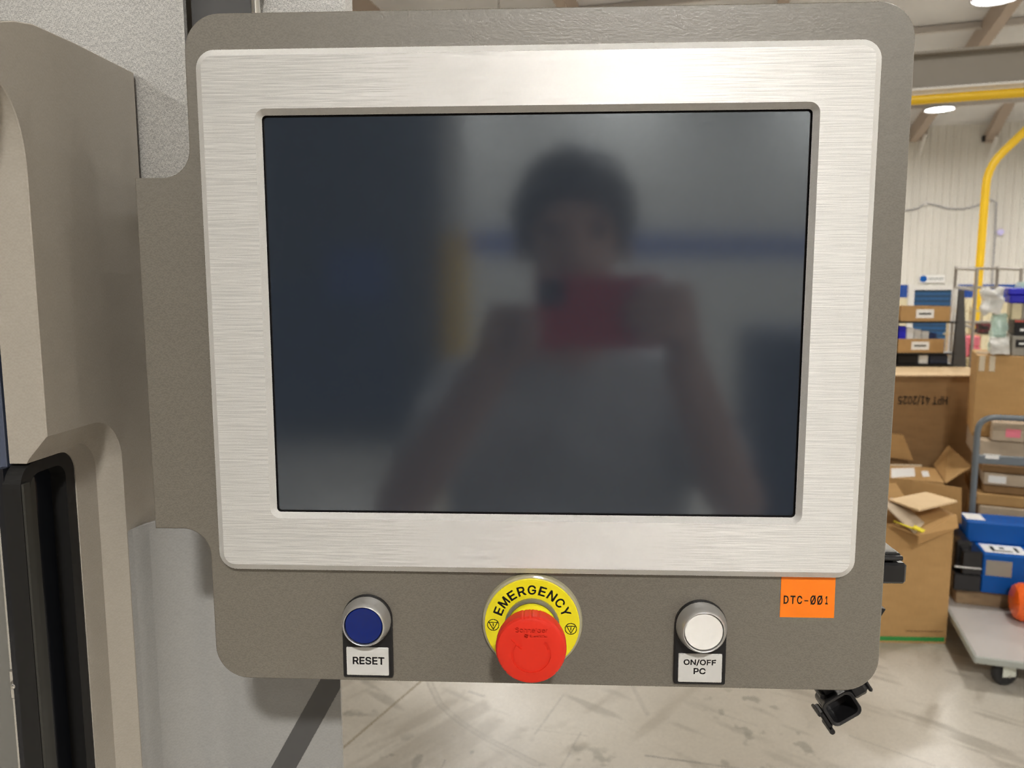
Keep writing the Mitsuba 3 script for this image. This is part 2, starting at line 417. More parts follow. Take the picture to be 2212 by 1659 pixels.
# ------------------------------------------------------------------ the operator panel
Z0 = 1.6
def fillet_outline():
    """Front sheet: tall rounded rectangle with a tab on its left, concave fillets where the tab leaves it (metres, x and z about the screen's centre)."""
    def arc(cx, cz, r, a0, a1, n=10):
        return [(cx + r * math.cos(math.radians(a0 + (a1 - a0) * k / n)), cz + r * math.sin(math.radians(a0 + (a1 - a0) * k / n))) for k in range(n + 1)]
    p = arc(186, 150.5, 20, 0, 90) + arc(-176, 150.5, 20, 90, 180)
    p += arc(-212.5, 97.5, 16.3, 360, 270) + [(-229, 81.2)] + [(-229, -126.5)]
    p += arc(-212, -143, 16.5, 90, 0) + arc(-175.2, -201.4, 20, 180, 270) + arc(186, -201.4, 20, 270, 360)
    return np.array(p) / 1000.0
def up(p):
    return np.asarray(p, float) + [0, Z0]
panel = thing('operator_panel', 'taupe machine operator panel with brushed metal screen frame, stop button and two push buttons', 'control panel')
part(panel, 'front_plate', slab(up(fillet_outline()), 'y', 0.0030, 0.0055, 0.0006), 'm_plate')
part(panel, 'enclosure', box(-0.172, 0.176, 0.0055, 0.070, Z0 - 0.198, Z0 + 0.145, 0.006), 'm_taupe', label='housing behind the front plate')
part(panel, 'mounting_arm', box(-0.222, -0.172, 0.0055, 0.1055, Z0 - 0.09, Z0 + 0.055, 0.004), 'm_taupe')
# brushed frame: outer chamfer, brushed face, inner chamfer down to the screen
o_out = up(rrect(-0.1883, 0.1872, -0.1498, 0.1498, 0.0105, 10))
o_in = up(rrect(-0.1842, 0.1831, -0.1457, 0.1457, 0.0064, 10))
i_out = up(rrect(-0.1549, 0.1549, -0.1172, 0.1172, 0.0058, 10))
i_in = up(rrect(-0.1523, 0.1523, -0.1143, 0.1143, 0.0024, 10))
yf = -0.0040
fr = part(panel, 'screen_frame', loft([place3(o_in, 'y', yf), place3(i_out, 'y', yf)], cap=False), 'm_brushed', uv=np.vstack([o_in, i_out]), label='brushed aluminium frame')
part(fr, 'outer_chamfer', loft([place3(o_out, 'y', 0.0030), place3(o_out, 'y', -0.0008), place3(o_in, 'y', yf)], cap=False), 'm_chamfer', 20)
part(fr, 'inner_chamfer', loft([place3(i_out, 'y', yf), place3(i_in, 'y', 0.0002)], cap=False), 'm_chamfer', 20)
g_in = up(rrect(-0.1513, 0.1513, -0.1133, 0.1133, 0.0016, 10))
part(fr, 'gasket', loft([place3(i_in, 'y', 0.0002), place3(i_in, 'y', 0.0024), place3(g_in, 'y', 0.0024), place3(g_in, 'y', 0.0012)], cap=False), 'm_black')
part(panel, 'screen', slab(up(rrect(-0.1514, 0.1514, -0.1134, 0.1134, 0.0017, 10)), 'y', 0.0013, 0.0029), 'm_screen', label='dark glossy screen, switched off')

def push_button(cx, cz, name, cap_mat, label, words):
    k = fresh(f'{panel}__{name}')
    labels[k] = {'label': label}
    b = Z0 + cz
    # black legend holder: straight sides, round top around the button
    pts = [(cx + 0.0152 * math.cos(a), b + 0.0152 * math.sin(a)) for a in np.linspace(0, math.pi, 21)]
    pts = np.array(pts + [(cx - 0.0152, b - 0.0360), (cx - 0.0146, b - 0.0368), (cx + 0.0146, b - 0.0368), (cx + 0.0152, b - 0.0360)])
    part(k, 'legend_holder', slab(pts, 'y', 0.0002, 0.0031, 0.0004), 'm_black')
    plate = rrect(cx - 0.0129, cx + 0.0129, b - 0.0350, b - 0.0172, 0.0006, 3)
    part(k, 'legend_plate', slab(plate, 'y', -0.0006, 0.0006, 0.0002), 'm_label', label='grey legend plate')
    ms = [text_at(w, cx + ox, b + oz, -0.0006, width=wd, height=h, bold=True) for w, ox, oz, wd, h in words]
    part(k, 'lettering', cat(*ms), 'm_print', label='black lettering')
    prof = [(0.0147, 0.0), (0.0149, 0.0012), (0.0147, 0.0028), (0.0140, 0.0060), (0.0130, 0.0085), (0.0124, 0.0095), (0.01195, 0.0098), (0.01165, 0.0096), (0.0115, 0.0090), (0.0115, 0.0030)]
    part(k, 'bezel', lathe(prof, (cx, 0.0005, b), n=72), 'm_satin', 40, label='satin metal ring')
    part(k, 'button_cap', lathe([(0.0, 0.0084), (0.0060, 0.0085), (0.0100, 0.0089), (0.0109, 0.0088), (0.0112, 0.0082), (0.0112, 0.0030)], (cx, 0.0005, b), n=64), cap_mat, 40)
push_button(-0.1000, -0.1811, 'reset_button', 'm_blue_cap', 'blue push button marked RESET', [('RESET', 0.0007, -0.0255, 0.0194, 0.0048)])
push_button(0.1002, -0.1811, 'power_button', 'm_white_cap', 'white push button marked ON/OFF PC', [('ON/OFF', -0.0003, -0.0225, 0.0190, 0.0039), ('PC', -0.0003, -0.0279, 0.0070, 0.0037)])

# emergency stop
ek = fresh(f'{panel}__emergency_button')
labels[ek] = {'label': 'red emergency stop mushroom on a yellow EMERGENCY ring'}
EC = (0.0, 0.003, Z0 - 0.1812)
part(ek, 'clear_base', lathe([(0.0, 0.0), (0.0302, 0.0), (0.0302, 0.0022), (0.0296, 0.0034), (0.0286, 0.0040), (0.0, 0.0040)], EC, n=96), 'm_clearedge', 30, label='translucent rim of the ring')
part(ek, 'legend_ring', lathe([(0.0155, 0.0040), (0.0283, 0.0040), (0.0283, 0.0046), (0.0279, 0.0049), (0.0155, 0.0049)], EC, n=96), 'm_yellow', 30, label='yellow ring printed EMERGENCY')
ms = []
yl = EC[1] - 0.0049
for i, ch in enumerate('EMERGENCY'):
    a = 158 - i * 16.9
    r = 0.0215
    ms.append(text_at(ch, EC[0] + r * math.cos(math.radians(a)), EC[2] + r * math.sin(math.radians(a)), yl, height=0.0057, width={'E': 0.0042, 'M': 0.0056, 'R': 0.0047, 'G': 0.0050, 'N': 0.0049, 'C': 0.0049, 'Y': 0.0050}[ch], bold=True, rot=a - 90, depth=0.00015))
for a in (181.5, -5.5):
    sx, sz = EC[0] + 0.0232 * math.cos(math.radians(a)), EC[2] + 0.0232 * math.sin(math.radians(a))
    P = Point(sx, sz)
    tri = Polygon([(sx - 0.0029, sz + 0.0018), (sx + 0.0029, sz + 0.0018), (sx, sz - 0.0032)])
    sign = unary_union([P.buffer(0.0036).difference(P.buffer(0.0032)), tri.difference(tri.buffer(-0.00042)), LineString([(sx, sz + 0.0008), (sx, sz - 0.0007)]).buffer(0.00026), Point(sx, sz - 0.0015).buffer(0.0002)])
    ms.append(extrude(sign, 'y', yl - 0.00015, yl))
part(ek, 'lettering', cat(*ms), 'm_print', label='black lettering and warning signs')
part(ek, 'collar', lathe([(0.0163, 0.0045), (0.0163, 0.0075), (0.0157, 0.0080), (0.0146, 0.0080), (0.0146, 0.0045)], EC, n=72), 'm_collar', 30, label='translucent grey collar')
part(ek, 'stem', lathe([(0.0, 0.004), (0.0143, 0.004), (0.0143, 0.0095), (0.0136, 0.0108), (0.0115, 0.0112), (0.0112, 0.0266), (0.0, 0.0266)], EC, n=72), 'm_yellow', 30, label='yellow stem')
def mushroom():
    prof = [(0.0, 0.0262), (0.0176, 0.0262), (0.0192, 0.0274), (0.0197, 0.0300), (0.0198, 0.0348), (0.0195, 0.0372), (0.0187, 0.0384), (0.0168, 0.0390), (0.0120, 0.0394), (0.0, 0.0396)]
    m = trimesh.creation.revolve(np.array(prof), sections=144)
    v, f = np.array(m.vertices), m.faces
    r = np.hypot(v[:, 0], v[:, 1])
    ang = np.degrees(np.arctan2(v[:, 1], v[:, 0])) % 120.0     # three groups of finger grooves
    near = np.minimum(np.abs(ang - 90), np.abs(ang - 30 + 120 * (ang > 100)))
    for c0 in (78, 84, 90, 96, 102):
        w = np.exp(-((ang - c0) / 1.4) ** 2) * (r > 0.0185)
        v[:, :2] *= (1 - 0.022 * w)[:, None]
    return trimesh.Trimesh(v, f, process=True)
hm = mushroom()
CUT = 0.0384
def engrave():
    """Circular arrow, as an outline that is cut out of the cap."""
    arc = [(0.0102 * math.cos(math.radians(t)), -0.0016 + 0.0102 * math.sin(math.radians(t))) for t in np.linspace(39, -216, 60)]
    head = Polygon([(-0.0104, 0.0066), (-0.0055, 0.0066), (-0.0055, 0.0017)]).buffer(0.0005)
    return unary_union([LineString(arc).buffer(0.00075), head])
t1 = text_at('Schneider', 0.0003, 0.0122, 0.0, width=0.0178, height=0.0027)
t2 = text_at('Electric', 0.0042, 0.0089, 0.0, width=0.0096, height=0.0013)
ring = Point(-0.0026, 0.0089).buffer(0.0011).difference(Point(-0.0026, 0.0089).buffer(0.00075)).union(LineString([(-0.0034, 0.0084), (-0.0016, 0.0094)]).buffer(0.0002))
def to_manifold(m):
    m = m.copy()
    m.merge_vertices()
    trimesh.repair.fix_normals(m)
    return m3.Manifold(m3.Mesh(np.asarray(m.vertices, np.float32), np.asarray(m.faces, np.uint32)))
def cut_cap():
    cap = to_manifold(hm)
    tools = m3.Manifold()
    for poly in (engrave(), ring):
        for g in getattr(poly, 'geoms', [poly]):
            e = trimesh.creation.extrude_polygon(g, 0.01, engine='earcut')
            tools = tools + to_manifold(e.apply_translation([0, 0, CUT]))
    for t in (t1, t2):
        for c in t.split(only_watertight=False):
            v = np.array(c.vertices)
            v = np.stack([v[:, 0], v[:, 2], np.where(v[:, 1] < -1e-5, 0.05, CUT - 0.0001)], 1)
            mm = trimesh.Trimesh(v, c.faces, process=False)
            try:
                q = to_manifold(mm)
                if q.volume() < 0:
                    mm.invert(); q = to_manifold(mm)
                tools = tools + q
            except Exception:
                pass
    cap = cap - tools
    o = cap.to_mesh()
    v = np.array(o.vert_properties[:, :3], float)
    return trimesh.Trimesh(np.stack([v[:, 0], -v[:, 2], v[:, 1]], 1) + np.array(EC), np.array(o.tri_verts), process=False)
part(ek, 'mushroom_head', cut_cap(), 'm_red', 25, label='red mushroom head with engraved turning arrow')

# orange sticker
sk = part(panel, 'sticker', quadsheet([(0.1467, 0.0028, Z0 - 0.1759), (0.1783, 0.0028, Z0 - 0.1759), (0.1781, 0.0028, Z0 - 0.1501), (0.1467, 0.0028, Z0 - 0.1501)], -0.0002), 'm_orange', label='orange sticker reading DTC-ØØ1')
ms = [text_at(ch, 0.14995 + i * 0.00392, Z0 - (0.1655 if ch == '-' else 0.1650), 0.00255, height=0.0006 if ch == '-' else (0.0058 if ch == 'Ø' else 0.0050), width={'-': 0.0022, '1': 0.0014, 'D': 0.0028, 'T': 0.0029, 'C': 0.0029, 'Ø': 0.0031}[ch], bold=True, depth=0.0001) for i, ch in enumerate('DTC-ØØ1')]
part(sk, 'lettering', cat(*ms), 'm_print')

# plug housing hanging under the lower right corner
mat('m_plug', (0.009, 0.009, 0.010), 0.3, spec=0.4)
ck = fresh(f'{panel}__plug')
labels[ck] = {'label': 'empty black plug housing with locking levers under the lower right corner'}
def plug():
    """Built upright with its mouth facing -y, then tilted 33 degrees and hung under the corner."""
    n = 8
    o = rrect(-0.0122, 0.0122, -0.0095, 0.0095, 0.0050, n)
    oo = rrect(-0.0130, 0.0130, -0.0103, 0.0103, 0.0056, n)
    i1 = rrect(-0.0106, 0.0106, -0.0080, 0.0080, 0.0040, n)
    i2 = rrect(-0.0085, 0.0085, -0.0062, 0.0062, 0.0028, n)
    shell = loft([place3(o, 'y', 0.024), place3(o, 'y', 0.006), place3(oo, 'y', 0.004), place3(oo, 'y', 0.0004), place3(offset(oo, 0.0004), 'y', 0.0), place3(i1, 'y', 0.0006), place3(i2, 'y', 0.012), place3(i2, 'y', 0.020)])
    lever = cat(box(-0.0168, -0.0126, 0.002, 0.020, -0.0098, 0.0040, 0.0012), tube([(-0.0158, 0.001, -0.0118), (-0.0158, 0.021, -0.0118)], 0.0021, 10), tube([(-0.0170, 0.002, 0.0035), (-0.0170, 0.020, 0.0035)], 0.0014, 8), box(-0.0166, -0.0140, 0.004, 0.018, -0.0118, -0.0060, 0.0006))
    clamp = cat(box(0.0118, 0.0255, 0.006, 0.028, -0.0030, 0.0140, 0.0026), box(0.0255, 0.0285, 0.008, 0.026, -0.0045, 0.0115, 0.0012))
    hook = cat(box(-0.0060, 0.0040, 0.008, 0.026, 0.0095, 0.0190, 0.0015), tube([(-0.0075, 0.006, 0.0125), (-0.0075, 0.026, 0.0125)], 0.0018, 8))
    return shell, lever, clamp, hook
for nm, m in zip(('shell', 'lever', 'clamp', 'hook'), plug()):
    m = turn(m, rot=(0, -33, 0))
    m.apply_scale(0.80)
    m = turn(m, rot=(-7, 0, -3), move=(0.1905, 0.014, Z0 - 0.2392))
    part(ck, nm, m, 'm_plug', 25)
# black lock at the right edge
rk = fresh(f'{panel}__side_lock')
labels[rk] = {'label': 'black plastic lock behind the right edge of the plate'}
part(rk, 'body', box(0.176, 0.2282, 0.022, 0.050, Z0 - 0.1622, Z0 - 0.1490, 0.0016), 'm_plug')
part(rk, 'hinge', cat(box(0.176, 0.2250, 0.024, 0.048, Z0 - 0.1484, Z0 - 0.1432, 0.0010), tube([(0.180, 0.022, Z0 - 0.1455), (0.2246, 0.022, Z0 - 0.1455)], 0.0015, 10)), 'm_plug')
part(rk, 'flap', extrude(Polygon([(0.176, Z0 - 0.1430), (0.2232, Z0 - 0.1430), (0.2080, Z0 - 0.1305), (0.176, Z0 - 0.110)]), 'y', 0.026, 0.046), 'm_satin')
part(rk, 'catch', extrude(Polygon([(0.176, Z0 - 0.178), (0.2150, Z0 - 0.1790), (0.2185, Z0 - 0.1798), (0.2140, Z0 - 0.1880), (0.176, Z0 - 0.192)]), 'y', 0.026, 0.032), 'm_plug')

# ------------------------------------------------------------------ the machine the panel belongs to
mat('m_window', (0.004, 0.005, 0.008), 0.12)
mat('m_acrylic', (0.055, 0.068, 0.105), 0.15)
mat('m_doorgrey', (0.13, 0.128, 0.118), 0.35)
mat('m_alu', (0.60, 0.58, 0.54), 0.35, 0.7)
mach = thing('machine_cabinet', 'tall taupe machine housing with a recessed dark window, behind and left of the operator panel', 'machine')
def yz(top, front_z, void_z, void_y, r, n=10):
    """Side profile of the cover in (y, z): overhang at the top, flat front, pocket cut out below."""
    p = [(0.1065, -1.30), (0.1065, 0.168), (0.040, 0.1672), (0.000, 0.1655), (-0.016, 0.162), (-0.027, 0.158), (-0.060, 0.150), (-0.095, 0.139), (-0.098, 0.136)]
    p += [(-0.070, 0.1350)]
    for t in np.linspace(0, 1, 16):
        p.append(((1 - t) ** 2 * -0.052 + 2 * t * (1 - t) * -0.0147 + t * t * -0.0147, (1 - t) ** 2 * 0.1335 + 2 * t * (1 - t) * 0.1305 + t * t * 0.080))
    p += [(-0.0147, void_z)]
    for k in range(n + 1):
        a = math.radians(90 - 90 * k / n)
        p.append((void_y - r + r * math.cos(a), void_z - r + r * math.sin(a)))
    p += [(void_y, -1.30)]
    return np.array(p) + [0, Z0]
P1, P2, P3 = yz(0, 0, -0.0675, 0.0608, 0.029), yz(0, 0, -0.0800, 0.0492, 0.020), yz(0, 0, -0.0830, 0.0300, 0.014)
part(mach, 'side_cover', cat(loft([place3(P3, 'x', -0.3040), place3(P3, 'x', -0.2938)]), loft([place3(P3, 'x', -0.2938), place3(P2, 'x', -0.2920)], cap=False),
     loft([place3(P2, 'x', -0.2920), place3(P1, 'x', -0.2811)], cap=False), loft([place3(P1, 'x', -0.2811), place3(offset(P1, 0.0006), 'x', -0.2805)])), 'm_taupe', 25)
wk = part(mach, 'window_frame', extrude(Polygon(rrect(-0.0205, 0.0299, 0.30, Z0 - 0.0835, 0.013)).difference(Polygon(rrect(-0.0125, 0.0212, 0.30, Z0 - 0.0905, 0.009))), 'x', -0.3055, -0.2945), 'm_rubber', label='dark rubber window frame')
part(wk, 'pane', box(-0.309, -0.3045, -0.0200, 0.0290, 0.30, Z0 - 0.085), 'm_window', label='black window pane')
part(wk, 'rail', box(-0.3044, -0.2990, -0.0080, -0.0015, 0.31, Z0 - 0.094), 'm_olive')
part(wk, 'outer_strip', box(-0.2944, -0.2930, -0.0200, -0.0145, 0.31, Z0 - 0.094), 'm_olive')
part(wk, 'latch_plate', box(-0.3050, -0.3025, -0.0200, -0.0118, Z0 - 0.206, Z0 - 0.196, 0.001), 'm_olive')
part(mach, 'upper_panel', slab(up(rrect(-0.72, -0.2453, 0.070, 0.75, 0.002, 3)), 'y', 0.110, 0.116, 0.0015), 'm_pearl', 30, label='light grey sparkling panel')
part(mach, 'gap_cover', box(-0.2470, -0.1955, 0.128, 0.134, Z0 - 0.13, Z0 + 0.75), 'm_darkpaint', label='dark strip between the panels')
ue = part(mach, 'upper_door', slab(up(rrect(-0.1975, -0.1315, -0.05, 0.75, 0.002, 3)), 'y', 0.110, 0.132, 0.0018), 'm_pearl', 30)
part(ue, 'hook', cat(tube(bend([(-0.1895, 0.109, Z0 + 0.190), (-0.1895, 0.100, Z0 + 0.196), (-0.1895, 0.098, Z0 + 0.2155), (-0.1895, 0.109, Z0 + 0.2200)], 0.004), 0.0030, 12)), 'm_chrome', 40)
arc_ = [(-0.2355 + 0.045 * math.cos(math.radians(t)), 0.065 + 0.045 * math.sin(math.radians(t))) for t in np.linspace(180, 90, 14)]
in_ = [(-0.2355 + 0.042 * math.cos(math.radians(t)), 0.065 + 0.042 * math.sin(math.radians(t))) for t in np.linspace(90, 180, 14)]
lp = part(mach, 'lower_panel', extrude(Polygon([(-0.2816, 0.0620), (-0.2806, 0.0620)] + arc_[1:] + [(-0.1478, 0.110), (-0.1478, 0.107)] + in_[:-1]), 'z', Z0 - 1.28, Z0 - 0.148), 'm_greypaint', 30, label='rounded lower corner panel')
st = Polygon([(-0.1469 + 0.056, -0.2799 + 0.1), (-0.1648 + 0.056, -0.2803 + 0.1), (-0.2055 - 0.168, -0.3525 - 0.3), (-0.1824 - 0.168, -0.3518 - 0.3)]).intersection(Polygon([(-0.234, -1.28), (-0.1478, -1.28), (-0.1478, 0.05), (-0.234, 0.05)]))
sm = extrude(st, 'y', 0.1067, 0.108)
v = np.array(sm.vertices); v[:, 2] += Z0
part(lp, 'stripe', trimesh.Trimesh(v, sm.faces, process=False), 'm_darkpaint', label='dark diagonal stripe')
part(mach, 'body', cat(box(-1.10, -0.240, 0.136, 0.37, 0.03, 2.38, 0.004), box(-1.10, -0.55, 0.37, 1.20, 0.03, 2.38, 0.004)), 'm_taupe')
for x, y in ((-1.0, 0.25), (-0.34, 0.25), (-1.0, 1.1), (-0.62, 1.1)):
    part(mach, 'foot', box(x - .04, x + .04, y - .04, y + .04, 0, 0.031), 'm_black')
dr_ = part(mach, 'door', box(-0.90, -0.3146, -0.0120, 0.028, 0.30, Z0 + 0.075, 0.001), 'm_doorgrey', label='grey sliding door')
part(dr_, 'edge_strip', box(-0.3145, -0.3121, -0.0147, 0.020, 0.30, Z0 + 0.075, 0.0004), 'm_alu')
part(dr_, 'pane_edge', box(-0.3120, -0.3062, -0.0142, 0.020, 0.30, Z0 + 0.075, 0.0005), 'm_acrylic', label='bluish edge of the door pane')
part(dr_, 'clip', cat(box(-0.3138, -0.3058, -0.0175, -0.0143, Z0 - 0.2275, Z0 - 0.2085, 0.0012), trimesh.creation.icosphere(2, 0.0030).apply_translation((-0.3095, -0.0175, Z0 - 0.2175))), 'm_chrome', 30, label='bright metal clip')

# ------------------------------------------------------------------ photographer (seen mirrored in the dark screen) and phone
mat('m_skin', (0.55, 0.36, 0.29), 0.5)
mat('m_hair', (0.075, 0.058, 0.05), 0.5)
mat('m_shirt', lambda p, n, uv: mix((0.50, 0.50, 0.51), (0.60, 0.60, 0.60), fbm(p.x * 60, p.y * 60, p.z * 60, 2)), 0.85)
mat('m_trousers', (0.045, 0.05, 0.075), 0.85)
mat('m_shoe', (0.05, 0.045, 0.04), 0.6)
mat('m_eye', (0.03, 0.025, 0.02), 0.2)
mat('m_lips', (0.36, 0.16, 0.14), 0.5)
mat('m_phone', (0.52, 0.010, 0.022), 0.3)
def ball(c, r, sub=12):
    return m3.Manifold.sphere(r, sub).translate([float(x) for x in c])
def bone(a, ra, b, rb, sub=12):
    return m3.Manifold.batch_hull([ball(a, ra, sub), ball(b, rb, sub)])
def chain(pts, radii, sub=12):
    o = m3.Manifold()
    for a, b, ra, rb in zip(pts, pts[1:], radii, radii[1:]):
        o = o + bone(a, ra, b, rb, sub)
    return o
def ellipsoid(c, r, sub=24):
    return m3.Manifold.sphere(1.0, sub).scale([float(x) for x in r]).translate([float(x) for x in c])
def finish(man, edge, iters=10):
    o = man.refine_to_length(edge).to_mesh()
    m = trimesh.Trimesh(np.array(o.vert_properties[:, :3], float), np.array(o.tri_verts), process=True)
    trimesh.smoothing.filter_taubin(m, lamb=0.5, nu=0.53, iterations=iters)
    return m
HEAD = np.array([0.045, -0.660, 1.690])
def body():
    o = ellipsoid(HEAD + [0, -0.012, 0.020], (0.074, 0.092, 0.088)) + ellipsoid(HEAD + [0, 0.022, -0.040], (0.056, 0.062, 0.072))
    o = o + ellipsoid(HEAD + [0, 0.060, -0.080], (0.026, 0.024, 0.020))                       # chin
    o = o + m3.Manifold.batch_hull([ball(HEAD + [0, 0.078, 0.005], 0.008), ball(HEAD + [0, 0.094, -0.028], 0.010), ball(HEAD + [-0.012, 0.080, -0.032], 0.007), ball(HEAD + [0.012, 0.080, -0.032], 0.007)])
    for s in (-1, 1):
        o = o + ellipsoid(HEAD + [s * 0.077, -0.012, -0.010], (0.008, 0.018, 0.030), 16)        # ears
        o = o + ellipsoid(HEAD + [s * 0.030, 0.070, 0.020], (0.020, 0.012, 0.007), 16)          # brow
    o = o + bone((0.045, -0.690, 1.640), 0.055, (0.045, -0.775, 1.505), 0.062)
    o = o + m3.Manifold.batch_hull([ball((0.045 - 0.155, -0.800, 1.455), 0.050), ball((0.045 + 0.155, -0.800, 1.455), 0.050), ball((0.045 - 0.10, -0.815, 1.20), 0.085), ball((0.045 + 0.10, -0.815, 1.20), 0.085), ball((0.045, -0.77, 1.35), 0.080)])
    o = o + m3.Manifold.batch_hull([ball((0.045 - 0.10, -0.815, 1.20), 0.085), ball((0.045 + 0.10, -0.815, 1.20), 0.085), ball((0.045 - 0.09, -0.820, 0.95), 0.095), ball((0.045 + 0.09, -0.820, 0.95), 0.095)])
    for s, fy in ((-1, -0.80), (1, -0.84)):
        hip, knee, ank = (0.045 + s * 0.09, -0.820, 0.93), (0.045 + s * 0.105, fy + 0.02, 0.50), (0.045 + s * 0.11, fy - 0.02, 0.09)
        o = o + chain([hip, knee, ank], [0.088, 0.058, 0.040]) + chain([ank, (0.045 + s * 0.125, fy + 0.15, 0.035)], [0.040, 0.028])
    # arms: shoulder, elbow, wrist
    o = o + chain([(0.045 - 0.175, -0.800, 1.450), (-0.205, -0.640, 1.300), (-0.062, -0.490, 1.520)], [0.052, 0.040, 0.027])
    o = o + chain([(0.045 + 0.175, -0.800, 1.450), (0.285, -0.660, 1.310), (0.176, -0.490, 1.525)], [0.052, 0.040, 0.027])
    # left hand at the phone's left end: palm, thumb below, fingers folded over the back
    o = o + m3.Manifold.batch_hull([ball((-0.062, -0.490, 1.520), 0.024), ball((-0.030, -0.468, 1.560), 0.013), ball((-0.050, -0.466, 1.590), 0.013), ball((-0.026, -0.464, 1.545), 0.012)])
    for z, ln in ((1.592, 0.012), (1.577, 0.016), (1.562, 0.015), (1.548, 0.008)):
        o = o + chain([(-0.040, -0.464, z), (-0.020, -0.438, z + 0.002), (-0.020 + ln, -0.4362, z)], [0.0095, 0.0088, 0.0075], 10)
    o = o + chain([(-0.045, -0.480, 1.535), (-0.018, -0.468, 1.540), (0.012, -0.462, 1.545)], [0.013, 0.011, 0.009], 10)
    # right hand: fingers lie across the red back, thumb on the glass side
    o = o + m3.Manifold.batch_hull([ball((0.176, -0.490, 1.525), 0.024), ball((0.168, -0.462, 1.612), 0.012), ball((0.172, -0.460, 1.560), 0.014), ball((0.160, -0.470, 1.550), 0.012)])
    for z, ln in ((1.618, 0.040), (1.602, 0.052), (1.585, 0.050), (1.569, 0.036)):
        o = o + chain([(0.167, -0.458, z), (0.153, -0.4345, z + 0.001), (0.153 - ln * 0.55, -0.4352, z), (0.153 - ln, -0.4364, z - 0.003)], [0.0098, 0.0092, 0.0085, 0.0074], 10)
    o = o + chain([(0.165, -0.478, 1.545), (0.145, -0.468, 1.575), (0.122, -0.463, 1.590)], [0.014, 0.011, 0.009], 10)
    return o
person = thing('person', 'person in a grey T-shirt holding up a red phone, mirrored in the dark screen', 'person')
part(person, 'body', finish(body(), 0.012, 6), 'm_skin', True)
def hair():
    o = ellipsoid(HEAD + [0, -0.022, 0.034], (0.083, 0.096, 0.092), 32) - ellipsoid(HEAD + [0, 0.075, -0.030], (0.074, 0.080, 0.078), 32)
    o = o - m3.Manifold.cube([0.4, 0.4, 0.2], True).translate([float(HEAD[0]), float(HEAD[1]), float(HEAD[2] - 0.125)])
    m = finish(o, 0.010, 4)
    v = np.array(m.vertices)
    n = np.array(m.vertex_normals)
    v = v + n * (meshkit.noise(v * 70)[:, None] * 0.012)
    return trimesh.Trimesh(v, m.faces, process=False)
part(person, 'hair', hair(), 'm_hair', True, label='short dark hair')
for s in (-1, 1):
    part(person, 'eye', trimesh.creation.icosphere(2, 0.010).apply_translation(HEAD + [s * 0.030, 0.067, 0.006]), 'm_eye', True)
part(person, 'mouth', trimesh.creation.icosphere(2, 1.0).apply_scale([0.022, 0.008, 0.006]).apply_translation(HEAD + [0, 0.079, -0.056]), 'm_lips', True)
def shirt():
    o = m3.Manifold.batch_hull([ball((0.045 - 0.158, -0.800, 1.455), 0.060, 20), ball((0.045 + 0.158, -0.800, 1.455), 0.060, 20), ball((0.045 - 0.10, -0.815, 1.20), 0.098, 20), ball((0.045 + 0.10, -0.815, 1.20), 0.098, 20), ball((0.045, -0.77, 1.35), 0.092, 20), ball((0.045, -0.78, 1.50), 0.070, 20)])
    o = o + m3.Manifold.batch_hull([ball((0.045 - 0.10, -0.815, 1.20), 0.098, 20), ball((0.045 + 0.10, -0.815, 1.20), 0.098, 20), ball((0.045 - 0.095, -0.820, 0.96), 0.106, 20), ball((0.045 + 0.095, -0.820, 0.96), 0.106, 20)])
    for a, b in (((0.045 - 0.172, -0.800, 1.448), (-0.170, -0.710, 1.365)), ((0.045 + 0.172, -0.800, 1.448), (0.253, -0.720, 1.370))):
        o = o + bone(a, 0.063, b, 0.058, 20)
    m = finish(o, 0.015, 5)
    v = np.array(m.vertices)
    v = v + np.array(m.vertex_normals) * ((meshkit.fbm(v * [9, 9, 16], 3) - 0.5)[:, None] * 0.022)
    return trimesh.Trimesh(v, m.faces, process=False)
part(person, 'shirt', shirt(), 'm_shirt', True, label='grey T-shirt')
def trousers():
    o = m3.Manifold.batch_hull([ball((0.045 - 0.09, -0.820, 0.95), 0.104, 20), ball((0.045 + 0.09, -0.820, 0.95), 0.104, 20), ball((0.045 - 0.09, -0.820, 0.86), 0.102, 20), ball((0.045 + 0.09, -0.820, 0.86), 0.102, 20)])
    for s, fy in ((-1, -0.80), (1, -0.84)):
        o = o + chain([(0.045 + s * 0.09, -0.820, 0.92), (0.045 + s * 0.105, fy + 0.02, 0.50), (0.045 + s * 0.11, fy - 0.02, 0.11)], [0.100, 0.076, 0.060], 20)
    return finish(o, 0.02, 5)
part(person, 'trousers', trousers(), 'm_trousers', True, label='dark trousers')
for s, fy in ((-1, -0.80), (1, -0.84)):
    o = m3.Manifold.batch_hull([ball((0.045 + s * 0.11, fy - 0.05, 0.038), 0.038, 20), ball((0.045 + s * 0.11, fy - 0.02, 0.08), 0.046, 20), ball((0.045 + s * 0.125, fy + 0.16, 0.034), 0.034, 20), ball((0.045 + s * 0.145, fy + 0.10, 0.036), 0.034, 20)])
    part(person, 'shoe', finish(o, 0.015, 3), 'm_shoe', True)
ph = thing('smartphone', 'red smartphone held sideways by the mirrored person', 'phone')
part(ph, 'case', slab(rrect(-0.0060, 0.1420, 1.5500, 1.6340, 0.011), 'y', -0.4450, -0.4535, 0.0012), 'm_phone', 20)
part(ph, 'display', slab(rrect(-0.0030, 0.1390, 1.5530, 1.6310, 0.009), 'y', -0.4535, -0.4540), 'm_blackgloss')
part(ph, 'camera_bump', slab(rrect(-0.0030, 0.0300, 1.5980, 1.6310, 0.008), 'y', -0.4436, -0.4452, 0.0004), 'm_black', label='black camera bump')

